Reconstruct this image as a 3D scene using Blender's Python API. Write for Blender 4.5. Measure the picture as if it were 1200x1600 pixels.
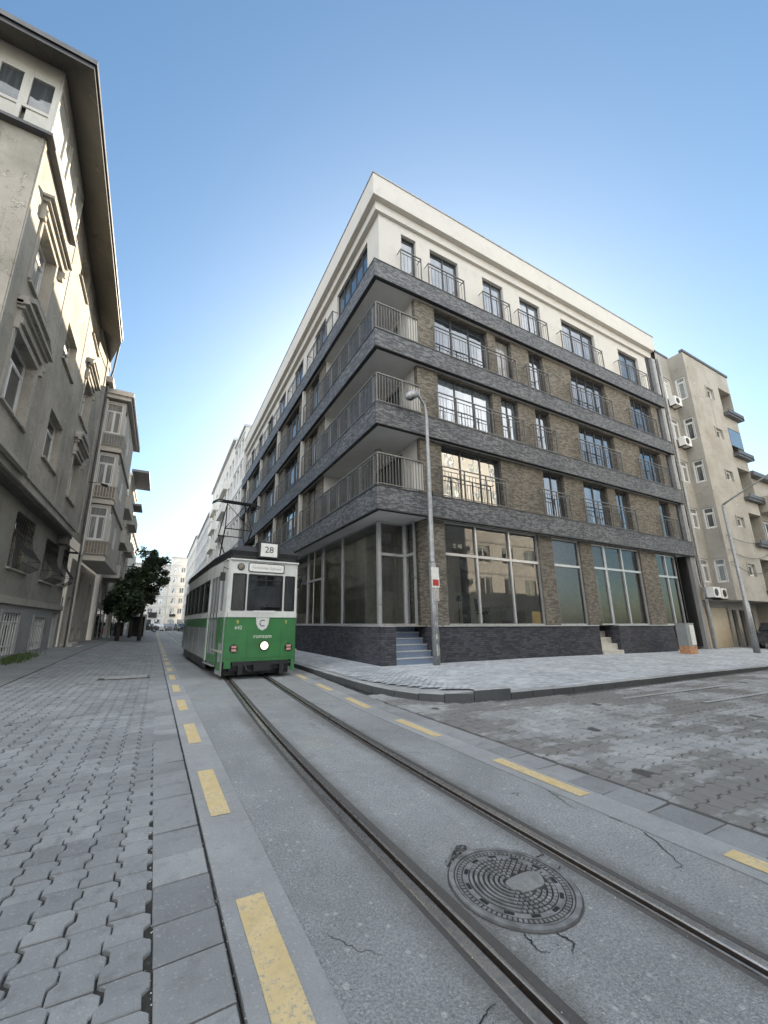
import bpy, math, random
from mathutils import Vector, Matrix
random.seed(7)
R = math.radians
S = bpy.context.scene
COL = S.collection
for o in list(bpy.data.objects): bpy.data.objects.remove(o)

# ------------------------------------------------------------------ camera
cam = bpy.data.cameras.new("camera"); camo = bpy.data.objects.new("camera", cam); COL.objects.link(camo)
FPX = 600.0
cam.sensor_fit = 'VERTICAL'; cam.sensor_height = 36.0; cam.lens = 36.0 * FPX / 1600.0
cam.shift_x = (600 - 560) / 1600.0
cam.shift_y = (832 - 800) / 1600.0
pitch = math.atan(142 / FPX); yaw = R(26.914)
camo.location = (0, 0, 1.5)
camo.rotation_euler = (R(90) + pitch, 0, -yaw)
cam.clip_start = 0.05; cam.clip_end = 3000
S.camera = camo
S.render.resolution_x = 768; S.render.resolution_y = 1024

# ------------------------------------------------------------------ world, sun, exposure
SUN_AZ, SUN_EL = 37.0, 22.9           # azimuth clockwise from +Y
SKY_GAMMA, SKY_SAT, SKY_VAL, FILL_CLOUD = 0.92, 1.14, 0.665, 7.6
W = bpy.data.worlds.new("World"); S.world = W; W.use_nodes = True
nt = W.node_tree; nt.nodes.clear()
wo = nt.nodes.new('ShaderNodeOutputWorld'); bg = nt.nodes.new('ShaderNodeBackground'); sk = nt.nodes.new('ShaderNodeTexSky')
sk.sky_type = 'NISHITA'; sk.sun_disc = False; sk.sun_elevation = R(SUN_EL); sk.sun_rotation = R(SUN_AZ)
sk.air_density = 1.0; sk.dust_density = 1.4; sk.ozone_density = 2.2; sk.altitude = 100
bg.inputs['Strength'].default_value = 0.10
def _n(t, **kw):
    x = nt.nodes.new(t)
    for k, v in kw.items(): setattr(x, k, v)
    return x
tcw = _n('ShaderNodeTexCoord')
gm = _n('ShaderNodeGamma'); gm.inputs[1].default_value = SKY_GAMMA; nt.links.new(sk.outputs[0], gm.inputs[0])
hs = _n('ShaderNodeHueSaturation'); hs.inputs['Saturation'].default_value = SKY_SAT; hs.inputs['Value'].default_value = SKY_VAL; nt.links.new(gm.outputs[0], hs.inputs['Color'])
tint = _n('ShaderNodeMix', data_type='RGBA', blend_type='MULTIPLY'); tint.inputs[0].default_value = 1.0; nt.links.new(hs.outputs[0], tint.inputs[6]); tint.inputs[7].default_value = (0.93, 1.04, 1.0, 1)
# added fill light, shaped as bright cloud, in the unseen sky behind the camera
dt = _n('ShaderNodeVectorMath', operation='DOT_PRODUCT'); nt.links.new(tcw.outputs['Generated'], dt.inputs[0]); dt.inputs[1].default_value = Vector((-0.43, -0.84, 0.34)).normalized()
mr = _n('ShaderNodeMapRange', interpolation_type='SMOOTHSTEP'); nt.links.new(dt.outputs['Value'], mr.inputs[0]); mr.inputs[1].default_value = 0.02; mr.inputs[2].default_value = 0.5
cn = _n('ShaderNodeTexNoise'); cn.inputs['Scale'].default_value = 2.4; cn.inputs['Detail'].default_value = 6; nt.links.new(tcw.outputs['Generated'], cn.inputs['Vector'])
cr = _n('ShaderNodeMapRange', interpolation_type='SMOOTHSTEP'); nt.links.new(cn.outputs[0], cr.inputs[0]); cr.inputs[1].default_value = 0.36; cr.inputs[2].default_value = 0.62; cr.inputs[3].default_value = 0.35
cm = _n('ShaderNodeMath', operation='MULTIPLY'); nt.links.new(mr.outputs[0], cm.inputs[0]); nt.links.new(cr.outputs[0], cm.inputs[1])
mx = _n('ShaderNodeMix', data_type='RGBA'); nt.links.new(cm.outputs[0], mx.inputs[0]); nt.links.new(tint.outputs[2], mx.inputs[6]); mx.inputs[7].default_value = (FILL_CLOUD * 0.965, FILL_CLOUD * 0.99, FILL_CLOUD * 1.0, 1)
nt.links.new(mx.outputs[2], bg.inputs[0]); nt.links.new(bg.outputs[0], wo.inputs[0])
sl = bpy.data.lights.new("sun", 'SUN'); sl.energy = 4.0; sl.angle = R(0.5); sl.color = (1.0, 0.86, 0.66)
so = bpy.data.objects.new("sun", sl); COL.objects.link(so)
sd = Vector((math.sin(R(SUN_AZ)) * math.cos(R(SUN_EL)), math.cos(R(SUN_AZ)) * math.cos(R(SUN_EL)), math.sin(R(SUN_EL))))
so.rotation_euler = (-sd).to_track_quat('-Z', 'Y').to_euler(); so.location = sd * 60
S.view_settings.view_transform = 'Standard'; S.view_settings.look = 'None'
S.view_settings.exposure = 2.08; S.view_settings.gamma = 1.0
S.render.engine = 'CYCLES'
try:
    S.cycles.max_bounces = 8; S.cycles.diffuse_bounces = 4
except Exception: pass

# ------------------------------------------------------------------ materials
class N:
    def __init__(s, name):
        s.m = bpy.data.materials.new(name); s.m.use_nodes = True; s.t = s.m.node_tree; s.t.nodes.clear()
        s.out = s.n('ShaderNodeOutputMaterial')
    def n(s, typ, **kw):
        x = s.t.nodes.new(typ)
        for k, v in kw.items(): setattr(x, k, v)
        return x
    def l(s, a, b): s.t.links.new(a, b)
    def val(s, sock, v):
        if hasattr(v, 'is_linked') or isinstance(v, bpy.types.NodeSocket): s.l(v, sock)
        else: sock.default_value = v
    def math(s, op, a, b=0.0, c=None, clamp=False):
        x = s.n('ShaderNodeMath', operation=op, use_clamp=clamp)
        s.val(x.inputs[0], a); s.val(x.inputs[1], b)
        if c is not None: s.val(x.inputs[2], c)
        return x.outputs[0]
    def mix(s, f, a, b, mode='MIX'):
        x = s.n('ShaderNodeMix', data_type='RGBA', blend_type=mode)
        s.val(x.inputs[0], f); s.val(x.inputs[6], col(a)); s.val(x.inputs[7], col(b))
        return x.outputs[2]
    def noise(s, vec, scale, det=4, rough=0.55, dist=0.0):
        x = s.n('ShaderNodeTexNoise'); s.l(vec, x.inputs['Vector'])
        x.inputs['Scale'].default_value = scale; x.inputs['Detail'].default_value = det
        x.inputs['Roughness'].default_value = rough; x.inputs['Distortion'].default_value = dist
        return x.outputs[0]
    def ramp(s, f, a, b, lo=0.0, hi=1.0):
        x = s.n('ShaderNodeMapRange', interpolation_type='SMOOTHSTEP'); s.val(x.inputs[0], f)
        x.inputs[1].default_value = a; x.inputs[2].default_value = b; x.inputs[3].default_value = lo; x.inputs[4].default_value = hi
        return x.outputs[0]
    def obj(s):
        return s.n('ShaderNodeTexCoord').outputs['Object']
    def mapv(s, v, sc=(1, 1, 1), loc=(0, 0, 0)):
        x = s.n('ShaderNodeMapping'); s.l(v, x.inputs[0]); x.inputs['Scale'].default_value = sc; x.inputs['Location'].default_value = loc
        return x.outputs[0]
    def rnd(s):
        return s.n('ShaderNodeObjectInfo').outputs['Random']
    def wall(s):
        """u,v in metres across whichever way the face looks"""
        tc = s.n('ShaderNodeTexCoord'); a = s.n('ShaderNodeSeparateXYZ'); b = s.n('ShaderNodeSeparateXYZ')
        s.l(tc.outputs['Object'], a.inputs[0]); s.l(tc.outputs['Normal'], b.inputs[0])
        nx = s.math('GREATER_THAN', s.math('ABSOLUTE', b.outputs[0]), 0.6)
        nz = s.math('GREATER_THAN', s.math('ABSOLUTE', b.outputs[2]), 0.6)
        u = s.math('ADD', s.math('MULTIPLY', a.outputs[0], s.math('SUBTRACT', 1.0, nx)), s.math('MULTIPLY', a.outputs[1], nx))
        v = s.math('ADD', s.math('MULTIPLY', a.outputs[2], s.math('SUBTRACT', 1.0, nz)), s.math('MULTIPLY', a.outputs[1], nz))
        c = s.n('ShaderNodeCombineXYZ'); s.l(u, c.inputs[0]); s.l(v, c.inputs[1])
        return c.outputs[0]
    def bump(s, h, strength=0.3, dist=0.01, normal=None):
        x = s.n('ShaderNodeBump'); s.l(h, x.inputs['Height']); x.inputs['Strength'].default_value = strength; x.inputs['Distance'].default_value = dist
        if normal is not None: s.l(normal, x.inputs['Normal'])
        return x.outputs[0]
    def pbr(s, base, rough=0.8, metal=0.0, bump=None, spec=0.5, ior=None, emit=None, es=0.0, coat=0.0):
        p = s.n('ShaderNodeBsdfPrincipled')
        s.val(p.inputs['Base Color'], col(base)); s.val(p.inputs['Roughness'], rough); s.val(p.inputs['Metallic'], metal)
        p.inputs['Specular IOR Level'].default_value = spec
        if ior: p.inputs['IOR'].default_value = ior
        if bump is not None: s.l(bump, p.inputs['Normal'])
        if coat: p.inputs['Coat Weight'].default_value = coat; p.inputs['Coat Roughness'].default_value = 0.08
        if emit is not None:
            p.inputs['Emission Color'].default_value = col(emit); p.inputs['Emission Strength'].default_value = es
        s.l(p.outputs[0], s.out.inputs[0])
        return s.m

def col(c):
    if isinstance(c, (tuple, list)) and len(c) == 3: return (c[0], c[1], c[2], 1.0)
    return c

def m_plain(name, c, rough=0.6, metal=0.0, var=0.12, bs=0.0, coat=0.0, sc=6.0):
    k = N(name); o = k.obj()
    n1 = k.noise(o, sc, 5); f = k.ramp(n1, 0.3, 0.7)
    d = tuple(x * (1 - var) for x in c); e = tuple(min(1, x * (1 + var)) for x in c)
    b = k.bump(k.noise(o, 60, 4), bs, 0.004) if bs else None
    r = k.ramp(k.noise(o, 3.1, 3), 0.3, 0.7, max(0.02, rough - 0.08), min(1, rough + 0.08))
    return k.pbr(k.mix(f, d, e), r, metal, b, coat=coat)

def m_plaster(name, c, stain=(0.12, 0.11, 0.10), amt=0.5, patch=None, streak=0.5, rough=0.92):
    """rendered wall: blotches, vertical rain streaks, hairline roughness"""
    k = N(name); o = k.obj(); w = k.wall()
    big = k.noise(w, 0.45, 6, 0.62); med = k.noise(w, 2.3, 6, 0.6, 0.6); fine = k.noise(w, 38, 4)
    st = k.noise(k.mapv(w, (3.2, 0.22, 1)), 1.0, 5, 0.65)
    c2 = tuple(x * 0.80 for x in c)
    base = k.mix(k.ramp(big, 0.36, 0.66), c, patch or c2)
    base = k.mix(k.ramp(med, 0.5, 0.78, 0, 0.45), base, tuple(x * 0.70 for x in c))
    base = k.mix(k.ramp(st, 0.56, 0.78, 0, streak), base, stain)
    base = k.mix(k.math('MULTIPLY', k.ramp(k.noise(w, 0.9, 7, 0.7, 1.0), 0.56, 0.72), amt), base, stain)
    if amt > 0.35:
        pl = k.noise(w, 1.7, 8, 0.68, 0.5); base = k.mix(k.ramp(pl, 0.615, 0.625, 0, 0.6), base, tuple(min(1, x * 1.25) for x in c)); base = k.mix(k.math('MULTIPLY', k.ramp(pl, 0.600, 0.612), k.ramp(pl, 0.624, 0.614)), base, tuple(x * 0.4 for x in c))
        wv = k.n('ShaderNodeVectorMath', operation='ADD'); k.l(w, wv.inputs[0]); n9 = k.n('ShaderNodeTexNoise'); k.l(w, n9.inputs['Vector']); n9.inputs['Scale'].default_value = 2.5; n9.inputs['Detail'].default_value = 6
        k.l(n9.outputs['Color'], wv.inputs[1]); v9 = k.n('ShaderNodeTexVoronoi', feature='DISTANCE_TO_EDGE'); k.l(wv.outputs[0], v9.inputs['Vector']); v9.inputs['Scale'].default_value = 0.55
        ck = k.math('MULTIPLY', k.ramp(v9.outputs['Distance'], 0.006, 0.001), k.ramp(k.noise(w, 0.6, 2), 0.48, 0.55)); base = k.mix(k.math('MULTIPLY', ck, 0.7), base, tuple(x * 0.3 for x in c))
    base = k.mix(k.ramp(fine, 0.3, 0.7, 0, 0.15), base, (1, 1, 1), 'OVERLAY')
    b = k.bump(k.math('ADD', fine, k.math('MULTIPLY', med, 1.6)), 0.45, 0.006)
    return k.pbr(base, rough, 0, b, spec=0.3)

def m_brick(name, c1, c2, mortar, bw, rh, ms, bstr=0.6, extra=None, rough=0.85, lift=0.0, spec=0.4):
    k = N(name); w = k.wall()
    wn = k.n('ShaderNodeVectorMath', operation='ADD'); k.l(w, wn.inputs[0])
    dv = k.n('ShaderNodeVectorMath', operation='SCALE'); nz = k.n('ShaderNodeTexNoise'); k.l(w, nz.inputs['Vector']); nz.inputs['Scale'].default_value = 5
    k.l(nz.outputs['Color'], dv.inputs[0]); dv.inputs['Scale'].default_value = 0.012; k.l(dv.outputs[0], wn.inputs[1])
    x = k.n('ShaderNodeTexBrick'); k.l(wn.outputs[0], x.inputs['Vector'])
    x.inputs['Scale'].default_value = 1; x.inputs['Brick Width'].default_value = bw; x.inputs['Row Height'].default_value = rh
    x.inputs['Mortar Size'].default_value = ms; x.inputs['Mortar Smooth'].default_value = 0.3; x.inputs['Bias'].default_value = 0.0
    x.offset = 0.5; x.offset_frequency = 2; x.squash_frequency = 3; x.squash = 0.8
    x.inputs['Color1'].default_value = (0, 0, 0, 1); x.inputs['Color2'].default_value = (1, 1, 1, 1); x.inputs['Mortar'].default_value = (0.5, 0.5, 0.5, 1)
    g = k.n('ShaderNodeSeparateColor'); k.l(x.outputs['Color'], g.inputs[0])
    per = g.outputs[0]
    n2 = k.noise(k.mapv(w, (4, 14, 1)), 1.0, 4); big = k.noise(w, 0.6, 4)
    base = k.mix(k.ramp(k.math('ADD', k.math('MULTIPLY', per, 0.6), k.math('MULTIPLY', n2, 0.5)), 0.2, 0.85), c1, c2)
    if extra: base = k.mix(k.ramp(k.math('ADD', k.math('MULTIPLY', per, 0.35), k.noise(w, 7, 3)), 0.62, 0.85, 0, 0.85), base, extra)
    base = k.mix(k.ramp(big, 0.35, 0.7, 0, 0.3), base, tuple(v * 0.6 for v in c1))
    base = k.mix(x.outputs['Fac'], base, mortar)
    h = k.math('ADD', k.math('MULTIPLY', k.math('SUBTRACT', 1.0, x.outputs['Fac']), k.math('ADD', 0.5, k.math('MULTIPLY', per, 0.8))), k.math('MULTIPLY', k.noise(w, 30, 3), 0.4))
    return k.pbr(base, rough, 0, k.bump(h, bstr, 0.014), spec=spec)

def m_glass_dark(name, base=(0.02, 0.024, 0.03), ior=2.1, wav=0.02, rough=0.03):
    """window glass in front of a dark room"""
    k = N(name); o = k.obj(); n = k.noise(o, 0.9, 2); r = k.rnd()
    b = k.bump(n, 1.0, wav)
    bb = k.mix(k.ramp(r, 0.55, 1.0, 0, 1), base, tuple(min(1, v * 5 + 0.02) for v in base))
    p = k.noise(k.mapv(o, (5, 5, 0.4)), 1.5, 3)
    bb = k.mix(k.ramp(p, 0.45, 0.75, 0, 0.5), bb, tuple(v * 2.2 for v in base))
    k.m['glass'] = 1
    return k.pbr(bb, rough, 0, b, ior=ior)

def m_glass_clear(name, tint=(0.94, 0.96, 0.96), ior=1.95, dirt=0.04):
    k = N(name); o = k.obj()
    tr = k.n('ShaderNodeBsdfTransparent'); tr.inputs[0].default_value = col(tint)
    gl = k.n('ShaderNodeBsdfGlossy'); gl.inputs['Roughness'].default_value = 0.01
    bm = k.bump(k.noise(o, 0.5, 1), 1.0, 0.0025); k.l(bm, gl.inputs['Normal'])
    fr = k.n('ShaderNodeFresnel'); fr.inputs[0].default_value = ior
    mx = k.n('ShaderNodeMixShader'); k.l(fr.outputs[0], mx.inputs[0]); k.l(tr.outputs[0], mx.inputs[1]); k.l(gl.outputs[0], mx.inputs[2])
    df = k.n('ShaderNodeBsdfDiffuse'); df.inputs[0].default_value = (0.5, 0.5, 0.48, 1)
    m2 = k.n('ShaderNodeMixShader'); k.l(k.ramp(k.noise(o, 2.5, 5, 0.7), 0.4, 0.9, 0.01, dirt * 3), m2.inputs[0]); k.l(mx.outputs[0], m2.inputs[1]); k.l(df.outputs[0], m2.inputs[2])
    k.l(m2.outputs[0], k.out.inputs[0]); return k.m

def m_asphalt(name, c=(0.15, 0.16, 0.17), patchy=True):
    k = N(name); o = k.obj()
    v = k.n('ShaderNodeTexVoronoi'); k.l(o, v.inputs['Vector']); v.inputs['Scale'].default_value = 120
    sep = k.n('ShaderNodeSeparateColor'); k.l(v.outputs['Color'], sep.inputs[0])
    fine = k.noise(o, 70, 5, 0.8); big = k.noise(o, 0.7, 6, 0.6, 0.4); med = k.noise(o, 6, 5, 0.6)
    base = k.mix(k.ramp(big, 0.32, 0.68), tuple(x * 0.80 for x in c), tuple(x * 1.16 for x in c))
    base = k.mix(k.ramp(med, 0.4, 0.7, 0, 0.35), base, tuple(x * 0.72 for x in c))
    base = k.mix(k.ramp(fine, 0.46, 0.60, 0, 0.75), base, tuple(x * 0.5 for x in c))
    base = k.mix(k.ramp(fine, 0.46, 0.34, 0, 0.5), base, tuple(min(1, x * 1.6) for x in c))
    spk = k.math('MULTIPLY', k.ramp(sep.outputs[0], 0.84, 0.97), k.ramp(v.outputs['Distance'], 0.45, 0.15))
    base = k.mix(k.math('MULTIPLY', spk, 0.5), base, (0.46, 0.47, 0.47))
    spd = k.math('MULTIPLY', k.ramp(sep.outputs[2], 0.80, 0.95), k.ramp(v.outputs['Distance'], 0.5, 0.2))
    base = k.mix(k.math('MULTIPLY', spd, 0.5), base, tuple(x * 0.4 for x in c))
    for sc_, th_, am_, cc_ in ((24, 0.90, 0.5, (0.50, 0.51, 0.51)), (31, 0.90, 0.45, tuple(x * 0.35 for x in c)), (60, 0.90, 0.45, (0.50, 0.51, 0.51)), (210, 0.80, 0.35, (0.55, 0.55, 0.54)), (44, 0.93, 0.5, tuple(x * 0.35 for x in c))):
        va = k.n('ShaderNodeTexVoronoi'); k.l(o, va.inputs['Vector']); va.inputs['Scale'].default_value = sc_; sa = k.n('ShaderNodeSeparateColor'); k.l(va.outputs['Color'], sa.inputs[0])
        base = k.mix(k.math('MULTIPLY', k.math('MULTIPLY', k.ramp(sa.outputs[0], th_, th_ + 0.05), k.ramp(va.outputs['Distance'], 0.42, 0.2)), am_), base, cc_)
    base = k.mix(k.ramp(k.noise(o, 1.3, 7, 0.75, 0.8), 0.55, 0.72, 0, 0.35), base, tuple(x * 0.6 for x in c))
    base = k.mix(k.ramp(k.noise(k.mapv(o, (1, 1, 1), (7, 3, 0)), 0.8, 6, 0.7), 0.56, 0.72, 0, 0.35), base, (0.34, 0.31, 0.26))
    v3 = k.n('ShaderNodeTexVoronoi'); k.l(o, v3.inputs['Vector']); v3.inputs['Scale'].default_value = 26
    s3 = k.n('ShaderNodeSeparateColor'); k.l(v3.outputs['Color'], s3.inputs[0])
    chip = k.math('MULTIPLY', k.ramp(s3.outputs[1], 0.965, 0.975), k.ramp(v3.outputs['Distance'], 0.13, 0.08))
    base = k.mix(k.math('MULTIPLY', chip, 0.75), base, (0.55, 0.55, 0.53))
    sx = k.n('ShaderNodeSeparateXYZ'); k.l(o, sx.inputs[0])
    dr = k.math('MINIMUM', k.math('ABSOLUTE', k.math('SUBTRACT', sx.outputs[0], 1.52)), k.math('ABSOLUTE', k.math('SUBTRACT', sx.outputs[0], 2.58)))
    gr = k.math('MULTIPLY', k.ramp(k.math('ADD', dr, k.math('MULTIPLY', k.noise(o, 7, 6, 0.7), 0.22)), 0.38, 0.20), k.ramp(sx.outputs[1], 9.0, 6.0))
    base = k.mix(k.math('MULTIPLY', gr, 0.6), base, (0.10, 0.095, 0.09))
    oil = k.math('MULTIPLY', k.ramp(k.noise(k.mapv(o, (3.2, 1.1, 1)), 1.0, 5, 0.6), 0.60, 0.72), k.ramp(k.math('ABSOLUTE', k.math('SUBTRACT', sx.outputs[0], 2.05)), 0.5, 0.15))
    base = k.mix(k.math('MULTIPLY', oil, 0.45), base, (0.09, 0.088, 0.085))
    # hair cracks, only here and there
    wv = k.n('ShaderNodeVectorMath', operation='ADD'); k.l(o, wv.inputs[0]); nn = k.n('ShaderNodeTexNoise'); k.l(o, nn.inputs['Vector']); nn.inputs['Scale'].default_value = 4; nn.inputs['Detail'].default_value = 5
    sc = k.n('ShaderNodeVectorMath', operation='SCALE'); k.l(nn.outputs['Color'], sc.inputs[0]); sc.inputs['Scale'].default_value = 0.28; k.l(sc.outputs[0], wv.inputs[1])
    v2 = k.n('ShaderNodeTexVoronoi', feature='DISTANCE_TO_EDGE'); k.l(wv.outputs[0], v2.inputs['Vector']); v2.inputs['Scale'].default_value = 0.75
    cr = k.math('MULTIPLY', k.ramp(v2.outputs['Distance'], 0.0035, 0.0008), k.ramp(k.noise(o, 0.55, 2), 0.53, 0.6))
    base = k.mix(k.math('MULTIPLY', cr, 0.85), base, (0.03, 0.03, 0.03))
    h = k.math('ADD', k.math('MULTIPLY', v.outputs['Distance'], 1.3), k.math('SUBTRACT', fine, k.math('MULTIPLY', cr, 1.5)))
    return k.pbr(base, 0.82, 0, k.bump(h, 0.9, 0.006), spec=0.35)

def m_stone(name, c, attr=True, sc=1.0, dirt=(0.10, 0.10, 0.095), dirtamt=0.5, darkpatch=False):
    """concrete pavers: per-stone tone from the mesh, grime, pits"""
    k = N(name); o = k.obj()
    fine = k.noise(o, 120, 4, 0.7); med = k.noise(o, 9, 6, 0.65); big = k.noise(o, 0.9, 5, 0.6)
    base = k.mix(k.ramp(big, 0.35, 0.65), tuple(x * 0.86 for x in c), tuple(x * 1.08 for x in c))
    if attr:
        a = k.n('ShaderNodeAttribute'); a.attribute_name = 'tint'
        base = k.mix(a.outputs['Fac'], k.mix(1.0, base, (0.74, 0.74, 0.75), 'MULTIPLY'), k.mix(1.0, base, (1.17, 1.17, 1.15), 'MULTIPLY'))
    base = k.mix(k.ramp(med, 0.5, 0.8, 0, dirtamt), base, dirt)
    base = k.mix(k.ramp(fine, 0.35, 0.7, 0, 0.35), base, tuple(x * 0.5 for x in c))
    base = k.mix(k.ramp(k.noise(o, 2.6, 7, 0.72, 1.2), 0.55, 0.68, 0, dirtamt * 0.8), base, tuple(x * 0.5 for x in c))
    base = k.mix(k.ramp(k.noise(k.mapv(o, (1, 1, 1), (3, 9, 0)), 5.5, 4, 0.6), 0.66, 0.74, 0, dirtamt), base, (0.12, 0.10, 0.08))
    vs = k.n('ShaderNodeTexVoronoi'); k.l(o, vs.inputs['Vector']); vs.inputs['Scale'].default_value = 95; ss = k.n('ShaderNodeSeparateColor'); k.l(vs.outputs['Color'], ss.inputs[0])
    base = k.mix(k.math('MULTIPLY', k.ramp(ss.outputs[0], 0.93, 0.97), 0.22), base, tuple(min(1, x * 1.7) for x in c))
    if darkpatch:
        dp = k.ramp(k.math('ADD', k.noise(k.mapv(o, (0.5, 1.0, 1)), 0.8, 6, 0.7), k.math('MULTIPLY', a.outputs['Fac'], 0.06)), 0.50, 0.56)
        base = k.mix(k.math('MULTIPLY', dp, 0.85), base, (0.150, 0.146, 0.140))
    h = k.math('ADD', fine, k.math('MULTIPLY', med, 0.7))
    return k.pbr(base, 0.85, 0, k.bump(h, 0.7, 0.004), spec=0.35)

def m_metal(name, c, rough=0.35, rust=0.0):
    k = N(name); o = k.obj()
    n = k.noise(o, 14, 5, 0.6); f = k.noise(o, 90, 3)
    base = k.mix(k.ramp(n, 0.35, 0.7), c, tuple(x * 0.6 for x in c))
    if rust: base = k.mix(k.ramp(k.noise(o, 5, 6, 0.7), 0.5, 0.7, 0, rust), base, (0.10, 0.055, 0.03))
    return k.pbr(base, k.ramp(n, 0.3, 0.7, rough, min(1, rough + 0.25)), 0.85, k.bump(f, 0.2, 0.002))

def m_leaf(name, c1, c2):
    k = N(name); r = k.n('ShaderNodeNewGeometry').outputs['Random Per Island']
    base = k.mix(r, c1, c2)
    return k.pbr(base, 0.5, 0)

M = {}
M['asphalt'] = m_asphalt('asphalt', (0.30, 0.315, 0.325))
M['strip'] = m_stone('concrete_strip', (0.295, 0.305, 0.315), attr=False, dirtamt=0.35)
M['paver'] = m_stone('interlocking_pavers', (0.250, 0.262, 0.275), dirtamt=0.65)
M['paver_road'] = m_stone('road_pavers', (0.32, 0.33, 0.34), dirtamt=0.5, darkpatch=True)
M['slab'] = m_stone('granite_slabs', (0.25, 0.26, 0.272), dirtamt=0.5)
M['walkstone'] = m_stone('walkway_stones', (0.44, 0.465, 0.50), dirtamt=0.4)
M['kerb'] = m_stone('kerb_stone', (0.33, 0.34, 0.35), attr=False)
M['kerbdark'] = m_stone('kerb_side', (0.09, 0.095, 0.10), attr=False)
M['sand'] = m_stone('joint_sand', (0.035, 0.034, 0.033), attr=False)
M['oldconcrete'] = m_stone('old_concrete', (0.22, 0.225, 0.22), attr=False, dirtamt=0.7)
M['bitumen'] = m_stone('bitumen', (0.082, 0.078, 0.077), attr=False, dirtamt=0.2)
def _yellow():
    k = N('yellow_paint'); o = k.obj()
    n = k.noise(o, 48, 6, 0.8); n2 = k.noise(o, 4, 5)
    base = k.mix(k.ramp(n2, 0.3, 0.7), (0.50, 0.385, 0.19), (0.58, 0.46, 0.25))
    w = k.ramp(k.math('ADD', n, k.math('MULTIPLY', n2, 0.35)), 0.71, 0.82)
    base = k.mix(k.ramp(k.noise(o, 11, 6, 0.7), 0.45, 0.75, 0, 0.45), base, (0.30, 0.26, 0.18))
    base = k.mix(k.math('MULTIPLY', w, 0.85), base, (0.25, 0.25, 0.24))
    return k.pbr(base, 0.75, 0, k.bump(k.noise(o, 120, 3), 0.5, 0.003))
M['yellow'] = _yellow()
M['railhead'] = m_metal('rail_steel', (0.50, 0.49, 0.48), 0.20, 0.12)
M['raildark'] = m_metal('rail_side', (0.13, 0.11, 0.10), 0.5, 0.6)
M['iron'] = m_plain('cast_iron', (0.26, 0.265, 0.27), 0.5, 0.55, var=0.3, bs=0.3, sc=14)
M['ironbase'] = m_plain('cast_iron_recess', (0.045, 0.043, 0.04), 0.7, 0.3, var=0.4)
M['cement'] = m_stone('cement_smear', (0.215, 0.22, 0.225), attr=False, dirtamt=0.6)
M['slate'] = m_brick('split_slate', (0.060, 0.062, 0.070), (0.150, 0.154, 0.164), (0.025, 0.026, 0.029), 0.20, 0.040, 0.004, 0.9, extra=(0.24, 0.245, 0.255), spec=0.6, rough=0.65)
M['brick'] = m_brick('brown_brick', (0.100, 0.087, 0.070), (0.190, 0.166, 0.136), (0.125, 0.118, 0.10), 0.20, 0.052, 0.006, 0.6, extra=(0.255, 0.228, 0.19))
M['plinthbrick'] = m_brick('plinth_brick', (0.040, 0.040, 0.050), (0.085, 0.085, 0.098), (0.022, 0.022, 0.027), 0.24, 0.068, 0.006, 0.5)
M['white'] = m_plaster('white_render', (0.50, 0.48, 0.445), amt=0.12, streak=0.22, stain=(0.42, 0.40, 0.37), patch=(0.48, 0.465, 0.435))
M['soffit'] = m_plaster('soffit_paint', (0.60, 0.59, 0.57), amt=0.1, streak=0.05, stain=(0.3, 0.29, 0.28))
M['greyplaster'] = m_plaster('grey_smooth_render', (0.24, 0.235, 0.23), amt=0.15, streak=0.15)
M['oldplaster'] = m_plaster('old_grey_plaster', (0.375, 0.345, 0.30), stain=(0.12, 0.115, 0.105), amt=0.65, patch=(0.245, 0.23, 0.195), streak=0.7)
M['oldtrim'] = m_plaster('old_stone_trim', (0.36, 0.34, 0.30), stain=(0.10, 0.095, 0.09), amt=0.5, streak=0.6)
M['oldlower'] = m_plaster('old_lower_plaster', (0.275, 0.268, 0.24), stain=(0.075, 0.075, 0.065), amt=0.4, patch=(0.225, 0.22, 0.19), streak=0.5)
M['basement'] = m_plaster('basement_stone', (0.30, 0.305, 0.30), stain=(0.12, 0.12, 0.12), amt=0.4)
M['creamplaster'] = m_plaster('cream_plaster', (0.47, 0.43, 0.37), stain=(0.18, 0.17, 0.15), amt=0.25, patch=(0.40, 0.375, 0.34), streak=0.3)
M['tan'] = m_plaster('tan_plaster', (0.35, 0.332, 0.295), stain=(0.15, 0.14, 0.12), amt=0.6, patch=(0.28, 0.26, 0.225), streak=0.75)
M['tangrey'] = m_plaster('tan_grey_plaster', (0.32, 0.305, 0.275), stain=(0.15, 0.14, 0.12), amt=0.5, streak=0.7)
M['farwhite'] = m_plaster('far_white_plaster', (0.66, 0.64, 0.60), stain=(0.3, 0.29, 0.28), amt=0.2, streak=0.3)
M['fargrey'] = m_plaster('far_grey_plaster', (0.50, 0.50, 0.50), stain=(0.25, 0.25, 0.26), amt=0.2, streak=0.3)
M['soffitdark'] = m_plaster('eave_boards', (0.13, 0.122, 0.105), stain=(0.06, 0.055, 0.05), amt=0.5, patch=(0.10, 0.095, 0.08))
M['rooftile'] = m_plain('roof_tiles', (0.20, 0.10, 0.07), 0.85, var=0.3, bs=0.4)
M['gutter'] = m_plain('zinc_gutter', (0.085, 0.085, 0.09), 0.5, 0.3)
M['darkframe'] = m_plain('anthracite_frame', (0.045, 0.046, 0.05), 0.4)
M['railing'] = m_plain('railing_paint', (0.125, 0.12, 0.115), 0.45, 0.2)
M['railinglight'] = m_plain('balcony_railing_paint', (0.15, 0.145, 0.138), 0.45, 0.2)
M['pvc'] = m_plain('white_pvc', (0.62, 0.62, 0.60), 0.35, var=0.06)
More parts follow.
